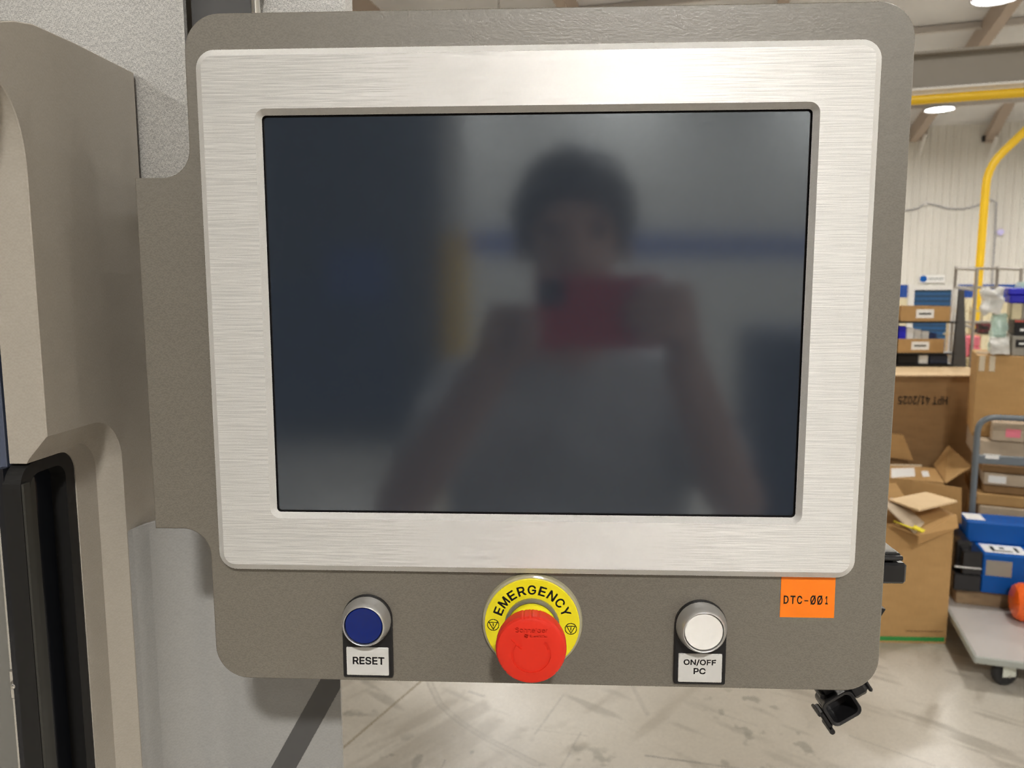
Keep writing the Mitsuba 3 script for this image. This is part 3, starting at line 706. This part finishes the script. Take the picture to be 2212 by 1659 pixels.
# ------------------------------------------------------------------ things behind the photographer, mirrored in the screen
col_ = thing('guard_post', 'steel column painted yellow up to head height, mirrored left of the person', 'post')
part(col_, 'column', cat(box(-0.515, -0.405, -3.56, -3.545, 1.90, roof_z(-3.0) - 0.02), box(-0.515, -0.405, -3.46, -3.445, 1.90, roof_z(-3.0) - 0.02), box(-0.466, -0.454, -3.545, -3.46, 1.90, roof_z(-3.0) - 0.02)), 'm_white_metal')
part(col_, 'guard', box(-0.520, -0.400, -3.565, -3.44, 0, 1.90, 0.006), 'm_pipe_yellow', label='yellow lower part')
mat('m_navy', (0.010, 0.018, 0.045), 0.5)
mat('m_navy2', (0.012, 0.030, 0.13), 0.5)
mat('m_dark', (0.025, 0.028, 0.033), 0.6)
cabn = thing('storage_cabinet', 'large dark machine enclosure mirrored in the left half of the screen', 'machine')
part(cabn, 'body', box(-4.6, -1.06, -8.7, -7.4, 0.12, 3.9, 0.02), 'm_dark')
part(cabn, 'plinth', box(-4.5, -1.14, -8.6, -7.5, 0.0, 0.12, 0.01), 'm_greypaint', label='grey plinth')
part(cabn, 'door', box(-3.1, -1.5, -7.4, -7.35, 0.30, 1.75, 0.01), 'm_navy', label='navy front door')
part(cabn, 'screen_hood', box(-2.2, -1.6, -7.4, -7.2, 1.50, 2.05, 0.02), 'm_navy2', label='blue hood')
tool = thing('tool_cabinet', 'navy tool cabinet mirrored at the right edge of the screen', 'cabinet')
part(tool, 'body', box(1.12, 1.75, -4.1, -3.5, 0.06, 1.42, 0.01), 'm_navy')
for z in (0.15, 0.48, 0.81, 1.12):
    part(tool, 'drawer', box(1.15, 1.72, -3.50, -3.485, z, z + 0.28, 0.004), 'm_navy')
part(tool, 'base', box(1.15, 1.72, -4.05, -3.55, 0.0, 0.06), 'm_black')

# ------------------------------------------------------------------ goods on the right, nearest first
def card(c0, c1, grain=14.0):
    return lambda p, n, uv: mix(c0, c1, fbm(p.x * grain, p.y * grain, p.z * 3 * grain, 3)) * (0.96 + 0.08 * noise(p.x * 300, p.y * 300, p.z * 40))
mat('m_card', card((0.40, 0.235, 0.095), (0.47, 0.29, 0.125)), 0.75, spec=0.25)
mat('m_card_dark', card((0.25, 0.145, 0.065), (0.31, 0.185, 0.085)), 0.75, spec=0.25)
mat('m_card_pale', card((0.56, 0.41, 0.24), (0.64, 0.48, 0.30)), 0.75, spec=0.25)
mat('m_card_grey', card((0.40, 0.32, 0.235), (0.48, 0.39, 0.29)), 0.75, spec=0.25)
mat('m_paper', (0.78, 0.78, 0.77), 0.6)
mat('m_green_tape', (0.030, 0.25, 0.055), 0.4)
mat('m_clear_tape', (0.60, 0.52, 0.40), 0.12, clearcoat=0.8)
mat('m_brown_print', (0.17, 0.085, 0.035), 0.7)
mat('m_yellow_tape', (0.75, 0.62, 0.03), 0.4)
mat('m_device_blue', (0.001, 0.080, 0.36), 0.42, spec=0.25)
mat('m_wood', lambda p, n, uv: mix((0.20, 0.135, 0.075), (0.32, 0.22, 0.125), noise(p.x * 6, p.y * 60, p.z * 60)), 0.7)
mat('m_trolley', (0.46, 0.44, 0.43), 0.45)
mat('m_trolley_rim', (0.33, 0.35, 0.33), 0.45)
mat('m_tube_grey', (0.13, 0.155, 0.18), 0.35)
mat('m_tyre', (0.015, 0.015, 0.016), 0.6)
mat('m_fork', (0.62, 0.64, 0.58), 0.35)
mat('m_orange_gloss', (0.88, 0.13, 0.008), 0.15, clearcoat=1.0)
mat('m_bin_blue', (0.012, 0.012, 0.50), 0.4)
mat('m_pink', (0.78, 0.20, 0.27), 0.7)
mat('m_mint', (0.60, 0.80, 0.72), 0.25)
mat('m_film', lambda p, n, uv: mix((0.50, 0.50, 0.47), (0.85, 0.84, 0.82), noise(p.x * 40, p.y * 40, p.z * 40)), 0.12, clearcoat=1.0)
mat('m_wire', (0.34, 0.315, 0.285), 0.35)
mat('m_cream', (0.62, 0.55, 0.36), 0.5)
mat('m_device_grey', (0.27, 0.25, 0.215), 0.45)
mat('m_red_line', (0.42, 0.06, 0.04), 0.5)

def frame2(origin, deg):
    """Maps (along, deep, up) of a thing turned clockwise by deg about its near left corner to world points."""
    a = math.radians(deg)
    u, v = np.array([math.cos(a), -math.sin(a), 0]), np.array([math.sin(a), math.cos(a), 0])
    o = np.array(list(origin) + [0.0] * (3 - len(origin)), float)
    def at(m):
        m = m.copy()
        p = np.array(m.vertices)
        m.vertices = o + p[:, :1] * u + p[:, 1:2] * v + p[:, 2:] * [0, 0, 1.0]
        return m
    return at
def open_carton(w, d, h, t=0.006, top=False):
    ms = [box(0, w, 0, t, 0, h), box(0, w, d - t, d, 0, h), box(0, t, t, d - t, 0, h), box(w - t, w, t, d - t, 0, h), box(t, w - t, t, d - t, 0, t)]
    if top:
        ms.append(box(t, w - t, t, d - t, h - t, h))
    return cat(*ms)
def board(corners, thick=0.006):
    return quadsheet(corners, thick)

# tall scrap carton beside the trolley
k = thing('cardboard_box', 'tall open brown carton with green tape at its foot, filled with cardboard scrap', 'cardboard box')
at = frame2((1.42, 3.02), 0)
part(k, 'body', at(open_carton(0.43, 0.42, 0.565)), 'm_card')
part(k, 'flap', board([(1.852, 3.425, 0.520), (2.050, 3.330, 0.476), (2.040, 3.330, 0.655), (1.850, 3.430, 0.665)]), 'm_card')
part(k, 'flap', board([(1.44, 3.44, 0.566), (1.83, 3.44, 0.566), (1.80, 3.50, 0.635), (1.47, 3.50, 0.635)]), 'm_card')
part(k, 'green_tape', box(1.42, 1.842, 3.0185, 3.0199, 0.010, 0.030), 'm_green_tape', label='green tape')
part(k, 'print', box(1.665, 1.835, 3.0190, 3.0199, 0.056, 0.060), 'm_brown_print', label='line of brown print')
solo('cardboard_scrap', 'pale flat piece of scrap cardboard lying on top of the tall open carton', 'cardboard', board([(1.647, 2.930, 0.658), (1.874, 3.051, 0.668), (1.860, 3.310, 0.640), (1.600, 3.120, 0.652)], 0.008), 'm_card_pale', group='scrap cardboard')
solo('cardboard_scrap', 'folded tan scrap cardboard hanging over the front rim of the tall carton', 'cardboard',
     cat(board([(1.560, 2.975, 0.572), (1.640, 2.900, 0.552), (1.865, 3.030, 0.606), (1.830, 3.200, 0.612)]), board([(1.640, 2.900, 0.552), (1.650, 2.925, 0.500), (1.862, 3.005, 0.555), (1.865, 3.030, 0.606)])), 'm_card', group='scrap cardboard')
solo('cardboard_scrap', 'crumpled greyish scrap of cardboard between the pale piece and the yellow tape', 'cardboard',
     cat(board([(1.575, 2.960, 0.610), (1.620, 2.890, 0.565), (1.690, 2.960, 0.590), (1.660, 3.080, 0.632)]), board([(1.560, 3.080, 0.640), (1.575, 2.960, 0.610), (1.660, 3.080, 0.632), (1.640, 3.180, 0.645)])), 'm_card_grey', group='scrap cardboard')
solo('cardboard_scrap', 'standing brown scrap of cardboard at the left end of the tall carton', 'cardboard', board([(1.480, 3.050, 0.52), (1.585, 3.150, 0.52), (1.600, 3.180, 0.690), (1.500, 3.080, 0.690)]), 'm_card', group='scrap cardboard')
solo('tape_strip', 'crumpled yellow tape on the scrap in the tall carton', 'tape', cat(board([(1.545, 2.940, 0.604), (1.565, 2.920, 0.598), (1.640, 2.882, 0.572), (1.625, 2.905, 0.582)], 0.003), board([(1.605, 2.890, 0.590), (1.640, 2.866, 0.576), (1.655, 2.880, 0.582), (1.622, 2.905, 0.596)], 0.004)), 'm_yellow_tape')

# labelled carton with raised flaps behind it
k = thing('cardboard_box', 'carton with white labels on top and a raised right flap, behind the tall carton', 'cardboard box')
at = frame2((1.578, 3.896), 19)
part(k, 'body', at(open_carton(0.600, 0.36, 0.592, top=True)), 'm_card')
part(k, 'flap', board([(2.147, 3.693, 0.5925), (2.327, 3.775, 0.6648), (2.407, 4.190, 0.6976), (2.298, 4.130, 0.5925)]), 'm_card')
part(k, 'flap', board([(2.069, 4.212, 0.6157), (2.205, 4.179, 0.6048), (2.145, 4.201, 0.7555), (2.052, 4.223, 0.7631)]), 'm_card')
part(k, 'label', board([(1.904, 3.787, 0.5925), (2.050, 3.824, 0.5925), (2.145, 4.037, 0.5925), (2.002, 4.014, 0.5925)], -0.0006), 'm_paper', label='white address label')
part(k, 'label', board([(2.088, 3.816, 0.5925), (2.132, 3.828, 0.5925), (2.183, 3.961, 0.5925), (2.142, 3.950, 0.5925)], -0.0006), 'm_paper', label='small white label')
part(k, 'tape', board([(2.030, 4.081, 0.5925), (2.205, 4.070, 0.5925), (2.227, 4.119, 0.5925), (2.047, 4.130, 0.5925)], -0.0006), 'm_clear_tape', label='strip of clear tape')

# big HPT carton
k = thing('cardboard_box', 'large dark brown carton with HPT 41/2025 printed upside down on its front', 'cardboard box')
part(k, 'body', frame2((1.55, 4.27), 0)(open_carton(1.22, 0.95, 1.10, 0.008, top=True)), 'm_card_dark')
part(k, 'lid', box(1.535, 2.785, 4.255, 5.235, 1.1005, 1.112, 0.004), 'm_card_pale', label='pale top board')
part(k, 'lettering', text_at('HPT 41/2025', 2.280, 0.958, 4.2695, width=0.292, height=0.060, bold=True, rot=180, depth=0.001), 'm_print', label='black lettering, upside down')

# flat cartons piled on the floor, a small carton and a taped carton on them
zs = [0.0, 0.130, 0.275, 0.418, 0.493, 0.556, 0.603, 0.670, 0.715, 0.838]
tones = ['m_card', 'm_card_grey', 'm_card', 'm_card_grey', 'm_card', 'm_card_dark', 'm_card_grey', 'm_card_dark', 'm_card_grey']
names = ['lowest', 'second', 'third', 'fourth', 'fifth', 'sixth', 'seventh', 'eighth', 'topmost']
for i in range(9):
    at = frame2((2.300 + 0.012 * ((i * 7) % 4 - 1.5), 3.62 + 0.01 * (i % 3)), 22 + 2 * (i % 2))
    kk = thing('flat_carton', f'{names[i]} flat carton of the pile behind the blue device and the trolley handle', 'cardboard box', 'flat cartons in the pile')
    part(kk, 'body', at(box(0, 0.78, 0, 0.55, zs[i], zs[i + 1] - 0.004, 0.004)), tones[i])
    if i in (6, 8):
        part(kk, 'label', at(box(0.02, 0.10, -0.0012, 0.0, zs[i] + 0.012, min(zs[i + 1] - 0.012, zs[i] + 0.05))), 'm_paper', label='white label')
k = thing('cardboard_box', 'low pale carton with a pink mark, on the pile behind the trolley handle', 'cardboard box')
at = frame2((2.300, 3.60), 22)
part(k, 'body', at(box(0.02, 0.50, 0.02, 0.100, 0.8385, 0.936, 0.003)), 'm_card_grey')
part(k, 'sticker', at(box(0.080, 0.145, 0.0185, 0.020, 0.862, 0.905)), 'm_pink', label='pink sticker')
k = thing('cardboard_box', 'brown carton closed with shiny tape, on the pile of flat cartons', 'cardboard box')
at = frame2((2.295, 3.745), 25)
part(k, 'body', at(box(0, 0.72, 0, 0.46, 0.8385, 1.274, 0.004)), 'm_card')
for x in (0.012, 0.058):
    part(k, 'tape', at(box(x, x + 0.026, -0.0012, 0.0, 1.19, 1.272)), 'm_clear_tape', label='shiny tape')
part(k, 'lid_tape', at(box(0.0, 0.72, 0.20, 0.25, 1.274, 1.2748)), 'm_clear_tape')

# platform trolley
DECK = frame2((1.756, 2.613), 15.5)
tr = thing('platform_trolley', 'low grey platform trolley with black-tyred casters and a blue-grey push bar', 'trolley')
part(tr, 'deck', DECK(box(0, 0.62, 0, 1.00, 0.117, 0.140, 0.006)), 'm_trolley')
part(tr, 'rim', DECK(cat(box(-0.004, 0.624, -0.006, 0.008, 0.110, 0.138, 0.003), box(-0.006, 0.008, 0, 1.0, 0.110, 0.138, 0.003), box(0.612, 0.626, 0, 1.0, 0.110, 0.138, 0.003))), 'm_trolley_rim')
def caster(cx, cy):
    def swivel(m):
        return turn(m, rot=(0, 0, -68), about=(cx, cy, 0))
    c = part(tr, 'caster', DECK(swivel(cat(box(cx - .030, cx - .024, cy - .026, cy + .030, 0.045, 0.113, 0.002), box(cx + .024, cx + .030, cy - .026, cy + .030, 0.045, 0.113, 0.002), box(cx - .036, cx + .036, cy - .036, cy + .036, 0.108, 0.116)))), 'm_fork', label='white caster fork')
    w = lathe([(0.0, -0.016), (0.034, -0.017), (0.048, -0.015), (0.053, -0.008), (0.053, 0.008), (0.048, 0.015), (0.034, 0.017), (0.0, 0.016)], (cx, cy, 0.0535), 'x', 32)
    part(c, 'wheel', DECK(swivel(w)), 'm_tyre', 30, label='black wheel')
    part(c, 'axle', DECK(swivel(tube([(cx - .034, cy, 0.0505), (cx + .034, cy, 0.0505)], 0.006, 10))), 'm_chrome')
for cx, cy in ((0.125, 0.075), (0.52, 0.075), (0.125, 0.92), (0.52, 0.92)):
    caster(cx, cy)
hb = part(tr, 'push_bar', DECK(tube(bend([(0.175, 0.935, 0.139), (0.175, 0.95, 0.985), (0.565, 0.95, 0.985), (0.565, 0.935, 0.139)], 0.085, 8), 0.0145, 14)), 'm_tube_grey', 40)
part(hb, 'crossbar', DECK(box(0.180, 0.560, 0.937, 0.957, 0.747, 0.792, 0.004)), 'm_tube_grey')
part(hb, 'label', DECK(box(0.215, 0.275, 0.9355, 0.937, 0.776, 0.794)), 'm_paper', label='white label')

# planks, blue device and orange cylinder on the deck
for i, (v0, z1, lb) in enumerate(((0.575, 0.218, 'brown plank under the front of the blue device, on the trolley deck'), (0.76, 0.218, 'brown plank under the back of the blue device, on the trolley deck'))):
    solo('plank', lb, 'plank', DECK(box(0.045, 0.60, v0, v0 + 0.10, 0.1405, z1, 0.003)), 'm_wood', group='planks under the device')
dv = thing('blue_device', 'blue stepped machine unit with a black end and white label, on planks on the trolley', 'machine')
part(dv, 'base', DECK(box(0.135, 0.86, 0.535, 0.86, 0.219, 0.408, 0.006)), 'm_device_blue')
part(dv, 'upper_housing', DECK(box(0.100, 0.86, 0.700, 0.86, 0.405, 0.512, 0.008)), 'm_device_blue')
part(dv, 'end_cap', DECK(cat(box(0.020, 0.136, 0.530, 0.865, 0.219, 0.300, 0.006), box(0.050, 0.136, 0.530, 0.700, 0.300, 0.412, 0.006), box(0.030, 0.100, 0.580, 0.860, 0.300, 0.445, 0.01))), 'm_blackgloss', label='black end cap')
part(dv, 'end_rail', DECK(tube([(0.020, 0.528, 0.335), (0.130, 0.528, 0.335)], 0.005, 8)), 'm_chrome')
lb_ = part(dv, 'label', DECK(box(0.150, 0.325, 0.560, 0.685, 0.4082, 0.4088)), 'm_paper', label='white label with black symbol')
part(lb_, 'symbol', DECK(cat(box(0.185, 0.200, 0.585, 0.655, 0.4088, 0.4092), box(0.200, 0.270, 0.585, 0.600, 0.4088, 0.4092), box(0.225, 0.245, 0.625, 0.650, 0.4088, 0.4092), box(0.285, 0.298, 0.590, 0.660, 0.4088, 0.4092))), 'm_print')
part(dv, 'plate', DECK(box(0.150, 0.255, 0.5338, 0.535, 0.305, 0.378)), 'm_device_grey', label='grey rating plate')
part(dv, 'label', DECK(box(0.105, 0.185, 0.730, 0.840, 0.5122, 0.5127)), 'm_paper', label='white label')
oc = thing('gas_cylinder', 'glossy orange cylinder lying on the trolley deck at the right edge', 'cylinder')
cyl = lathe([(0.0, 0.0), (0.050, 0.002), (0.072, 0.012), (0.084, 0.034), (0.086, 0.060), (0.086, 0.50), (0.060, 0.56), (0.0, 0.58)], (0.235, 0.445, 0.2275), 'x', 48)
part(oc, 'shell', DECK(cyl), 'm_orange_gloss', 30)
part(oc, 'foot_ring', DECK(cat(box(0.46, 0.50, 0.375, 0.515, 0.1405, 0.165, 0.004), box(0.33, 0.36, 0.375, 0.515, 0.1405, 0.165, 0.004))), 'm_orange_gloss')

# things stacked on the taped carton
S = frame2((2.389, 3.690), 25)
z0 = 1.2750
d2 = thing('equipment_case', 'grey-brown electronic case, lowest of the stack on the taped carton', 'equipment case')
part(d2, 'body', S(box(0.045, 0.50, 0.02, 0.36, z0, z0 + 0.105, 0.004)), 'm_device_grey')
part(d2, 'front_band', S(box(0.060, 0.49, 0.0180, 0.0200, z0 + 0.045, z0 + 0.085)), 'm_black', label='black front band')
part(d2, 'lettering', S(box(0.075, 0.115, 0.0172, 0.0180, z0 + 0.060, z0 + 0.070)), 'm_paper')
d1 = thing('equipment_case', 'black electronic case with red top edge, on the grey-brown case', 'equipment case')
part(d1, 'body', S(box(0.050, 0.50, 0.02, 0.36, z0 + 0.106, z0 + 0.188, 0.004)), 'm_black')
part(d1, 'red_edge', S(box(0.050, 0.50, 0.0175, 0.0200, z0 + 0.176, z0 + 0.186)), 'm_red_line', label='red edge')
part(d1, 'lettering', S(cat(box(0.075, 0.112, 0.0178, 0.0196, z0 + 0.130, z0 + 0.143))), 'm_paper')
part(d1, 'red_sign', S(box(0.128, 0.170, 0.0178, 0.0196, z0 + 0.128, z0 + 0.148)), 'm_red_line', label='red sign')
bc = ['m_cream', 'm_device_grey', 'm_paper', 'm_darkpaint', 'm_mint', 'm_tube_grey', 'm_paper', 'm_darkpaint', 'm_cream']
bl = ['cream', 'grey-brown', 'white', 'black', 'pale green', 'slate grey', 'white', 'black', 'cream']
x = 0.035
for i in range(9):
    w = (0.045, 0.035, 0.016, 0.020, 0.028, 0.030, 0.026, 0.034, 0.05)[i]
    solo('binder', f'{bl[i]} upright binder, {["first","second","third","fourth","fifth","sixth","seventh","eighth","ninth"][i]} from the left under the blue bin', 'binder', S(box(x, x + w - 0.002, 0.03, 0.30, z0 + 0.1885, z0 + 0.274, 0.002)), bc[i], group='binders under the blue bin')
    x += w
bn = thing('storage_bin', 'bright blue plastic bin on the binders at the right edge', 'storage bin')
part(bn, 'body', S(box(0.020, 0.42, 0.02, 0.31, z0 + 0.275, z0 + 0.318, 0.006)), 'm_bin_blue')
part(bn, 'rim', S(box(0.012, 0.43, 0.010, 0.32, z0 + 0.318, z0 + 0.352, 0.005)), 'm_bin_blue')
for i in range(3):
    solo('glass_sheet', f'pale green sheet, {["lowest","middle","top"][i]} of three on the blue bin', 'sheet', S(box(0.062 + 0.004 * i, 0.42, 0.03, 0.30, z0 + 0.3525 + 0.011 * i, z0 + 0.3625 + 0.011 * i, 0.001)), 'm_mint', group='sheets on the blue bin')
def crumple(w, d, h, seed, amp):
    m = trimesh.creation.box((w, d, h)).subdivide().subdivide().subdivide().subdivide()
    v = np.array(m.vertices)
    n = np.stack([meshkit.noise(v * 28 + 5 * k, seed + k) - 0.5 for k in range(3)], 1)
    m.vertices = v + n * amp
    return m
solo('paper_bag', 'pale green and white plastic bag hanging at the left of the stacked cases', 'bag', S(crumple(0.070, 0.06, 0.20, 3, 0.020).apply_translation((-0.012, 0.115, z0 + 0.112))), 'm_mint', 20)
solo('air_cushion', 'white plastic air cushion at the foot of the pale green bag', 'air cushion', S(crumple(0.080, 0.06, 0.085, 9, 0.02).apply_translation((-0.012, 0.028, z0 + 0.0535))), 'm_film', 20)
solo('plastic_wrap', 'crumpled clear plastic wrap above the pale green bag, left of the blue bin', 'plastic wrap', S(crumple(0.085, 0.10, 0.13, 21, 0.035).apply_translation((-0.055, 0.10, z0 + 0.285))), 'm_film', 20)

# tray rack on the big carton
RK = frame2((2.345, 4.76), 0)
rk_ = thing('tray_rack', 'black rack on the large carton, holding two cardboard trays', 'rack')
rz = 1.1125
for zz in (0.018, 0.092, 0.300):
    part(rk_, 'shelf', RK(box(-0.02, 0.375, 0.00, 0.33, rz + zz - 0.012, rz + zz)), 'm_black')
part(rk_, 'side_panel', RK(extrude(Polygon([(0.352, rz), (0.440, rz), (0.394, rz + 0.505), (0.366, rz + 0.505)]), 'y', 0.0, 0.025)), 'm_darkpaint')
part(rk_, 'post', RK(box(-0.035, -0.015, 0.0, 0.33, rz, rz + 0.31)), 'm_black')
part(rk_, 'leg', RK(tube([(0.330, 0.02, rz + 0.302), (0.342, 0.02, rz + 0.515)], 0.011, 8)), 'm_white_metal', label='pale upright bar')
def tray(x0, x1, zb, h, label):
    kk = thing('parts_tray', label, 'tray', 'trays in the black rack')
    part(kk, 'body', RK(frame2((x0, 0.005, zb), 0)(open_carton(x1 - x0, 0.30, h, 0.005))), 'm_card')
    xm = (x0 + x1) / 2
    part(kk, 'label', RK(box(xm - 0.062, xm + 0.052, 0.0035, 0.005, zb + h * 0.22, zb + h * 0.80)), 'm_paper', label='white label')
    part(kk, 'print', RK(box(xm - 0.045, xm + 0.035, 0.0028, 0.0035, zb + h * 0.45, zb + h * 0.56)), 'm_print')
tray(0.000, 0.316, rz + 0.3005, 0.098, 'cardboard tray with white label, upper of two in the black rack')
tray(-0.010, 0.290, rz + 0.0925, 0.092, 'cardboard tray with white label, lower of two in the black rack')
pk = [('m_bin_blue', 'blue flat pack standing at the left in the lower tray'), ('m_paper', 'white flat pack in the lower tray, second from the left'), ('m_film', 'shiny flat pack in the middle of the lower tray'), ('m_paper', 'white pack right of the middle in the lower tray'), ('m_navy2', 'navy blue pack at the right in the lower tray')]
for i, (mm_, lb) in enumerate(pk):
    solo('flat_pack', lb, 'packet', RK(box(0.002 + 0.055 * i, 0.050 + 0.055 * i, 0.03 + 0.01 * i, 0.20, rz + 0.099, rz + 0.268 - 0.012 * i, 0.003)), mm_, group='packets in the lower tray')
for i, (a, b, m_, lb) in enumerate(((0.0, 0.13, 'm_black', 'black box on the bottom shelf of the rack, left'), (0.14, 0.20, 'm_white_metal', 'white box on the bottom shelf of the rack, middle'), (0.21, 0.33, 'm_navy', 'navy box on the bottom shelf of the rack, right'))):
    solo('small_box', lb, 'box', RK(box(a, b, 0.02, 0.25, rz + 0.0185, rz + 0.076, 0.003)), m_, group='boxes on the bottom shelf of the rack')

# wire trolley, shelf with pink foam, behind
wt = thing('wire_trolley', 'pale metal frame trolley behind the stacked cases', 'trolley')
for (x_, y_) in ((2.94, 5.00), (3.235, 5.00), (3.03, 5.45), (3.33, 5.45)):
    part(wt, 'post', tube([(x_, y_, 0.0), (x_, y_, 1.79 if y_ > 5.2 else 1.765)], 0.011, 10), 'm_wire')
for zz in (1.755, 1.617, 1.36, 0.30):
    part(wt, 'rail', cat(tube([(2.94, 5.0, zz), (3.03, 5.45, zz + 0.02)], 0.010, 8), tube([(3.03, 5.45, zz + 0.02), (3.33, 5.45, zz + 0.02)], 0.010, 8), tube([(3.235, 5.0, zz), (3.33, 5.45, zz + 0.02)], 0.010, 8)), 'm_wire')
part(wt, 'shelf', extrude(Polygon([(2.94, 5.0), (3.235, 5.0), (3.33, 5.45), (3.03, 5.45)]), 'z', 0.30, 0.32), 'm_wire')
st_ = thing('storage_shelf', 'cream wire shelf between the tray rack and the yellow pipe', 'shelf')
for x_ in (3.545, 3.640, 3.735, 3.830):
    part(st_, 'post', box(x_ - 0.008, x_ + 0.008, 6.52, 6.54, 0.0, 1.47), 'm_cream')
for zz in (1.055, 1.24, 1.44):
    part(st_, 'rail', box(3.52, 3.85, 6.51, 6.55, zz - 0.012, zz), 'm_cream')
part(st_, 'board', box(3.50, 3.88, 6.30, 6.95, 1.030, 1.043), 'm_cream')
part(st_, 'board', box(3.72, 3.88, 6.32, 6.508, 1.228, 1.240), 'm_cream')
part(st_, 'foot', cat(*[box(x_, x_ + 0.03, 6.88, 6.91, 0, 1.03) for x_ in (3.52, 3.83)]), 'm_cream')
for x0, x1, a, b, lb in ((3.570, 3.640, 1.0445, 1.222, 'tall pink foam block on the cream shelf, left'), (3.655, 3.730, 1.135, 1.225, 'pink foam block lying on another on the cream shelf'), (3.655, 3.735, 1.0445, 1.134, 'pink foam block under another on the cream shelf'), (3.750, 3.800, 1.0445, 1.105, 'small pink foam block at the right on the cream shelf')):
    solo('foam_block', lb, 'foam block', box(x0, x1, 6.33, 6.48, a, b, 0.012), 'm_pink', group='pink foam blocks on the shelf')
mat('m_bag', lambda p, n, uv: mix((0.02, 0.018, 0.02), (0.16, 0.03, 0.04), smoothstep(0.4, 0.6, noise(p.x * 18, p.y * 18, p.z * 30))), 0.6)
solo('bag', 'dark red and black bag on the cream shelf beside the pink foam', 'bag', crumple(0.115, 0.12, 0.09, 31, 0.02).apply_translation((3.800, 6.40, 1.292)), 'm_bag', 20)

# yellow pipes, and what hangs on the far wall
yp = thing('gas_pipe', 'yellow pipe rising from the floor and bending up to the right before the far wall', 'pipe')
PB = frame2((0, -0.44), 15)
scene[yp] = mikit.ply(PB(tube(bend([(2.862, 12.0, 0.0), (2.885, 12.0, 3.255), (3.60, 12.0, 4.03), (6.0, 12.0, 4.05)], 0.25, 5), 0.052, 16)), 'm_pipe_yellow', smooth=40)
yp2 = thing('gas_pipe', 'yellow pipe running level under the taupe cross beam', 'pipe')
scene[yp2] = mikit.ply(PB(tube([(XL + .02, 7.0, 3.075), (XR - .02, 7.0, 3.145)], 0.036, 16)), 'm_pipe_yellow', smooth=40)
for X in (-4.0, 0.0, 4.2):
    part(yp2, 'hanger', PB(box(X - 0.015, X + 0.015, 6.985, 7.015, 3.14, 3.171)), 'm_darkpaint')
sg = thing('wall_sign', 'white sign with a round blue emblem on the far wall above the door', 'sign')
part(sg, 'board', PB(box(3.215, 3.680, 17.945, 17.962, 1.775, 1.930, 0.003)), 'm_paper')
part(sg, 'emblem', PB(trimesh.creation.cylinder(0.068, 0.006, sections=32).apply_transform(trimesh.transformations.rotation_matrix(math.pi / 2, [1, 0, 0])).apply_translation((3.285, 17.942, 1.853))), 'm_device_blue', label='round blue emblem')
part(sg, 'text_line', PB(box(3.375, 3.655, 17.942, 17.945, 1.856, 1.872)), 'm_tube_grey')
part(sg, 'text_line', PB(box(3.375, 3.655, 17.942, 17.945, 1.822, 1.836)), 'm_tube_grey')
cb = [(2.60, 17.962, 3.30), (2.89, 17.962, 3.255), (3.10, 17.962, 3.29), (3.246, 17.962, 3.39), (3.42, 17.962, 3.35), (3.68, 17.962, 3.265), (3.95, 17.962, 3.255), (4.15, 17.962, 3.30), (4.264, 17.962, 3.355), (4.42, 17.962, 3.42), (4.52, 17.962, 3.36), (4.535, 17.962, 2.7), (4.545, 17.962, 1.75)]
solo('cable', 'grey cable sagging along the far wall between its clips', 'cable', PB(tube(np.array(cb), 0.016, 8)), 'm_conduit', True)
solo('cable_clip', 'pale clip holding the sagging cable on the far wall', 'clip', PB(box(3.21, 3.27, 17.925, 17.944, 3.34, 3.43, 0.004)), 'm_white_metal')
mat('m_violet', (0.62, 0.58, 0.95), 0.4)
mat('m_conduit', (0.36, 0.36, 0.38), 0.5)
solo('indicator', 'small round violet indicator on the far wall right of the yellow pipe', 'indicator', PB(trimesh.creation.icosphere(3, 0.065).apply_scale([1, 0.6, 1]).apply_translation((4.62, 17.925, 2.77))), 'm_violet', True)
mat('m_dark_green', lambda p, n, uv: mix((0.008, 0.014, 0.011), (0.03, 0.07, 0.05), smoothstep(0.5, 0.8, noise(p.x * 14, p.y * 14, p.z * 18))), 0.6)
solo('storage_net', 'dark green net hanging before the far wall at the right edge', 'net', PB(box(5.36, 6.8, 17.80, 17.86, 1.95, 3.45)), 'm_dark_green')
for X in (5.42, 6.7):
    part('storage_net', 'post', PB(box(X - 0.025, X + 0.025, 17.82, 17.87, 0, 3.48)), 'm_darkpaint')
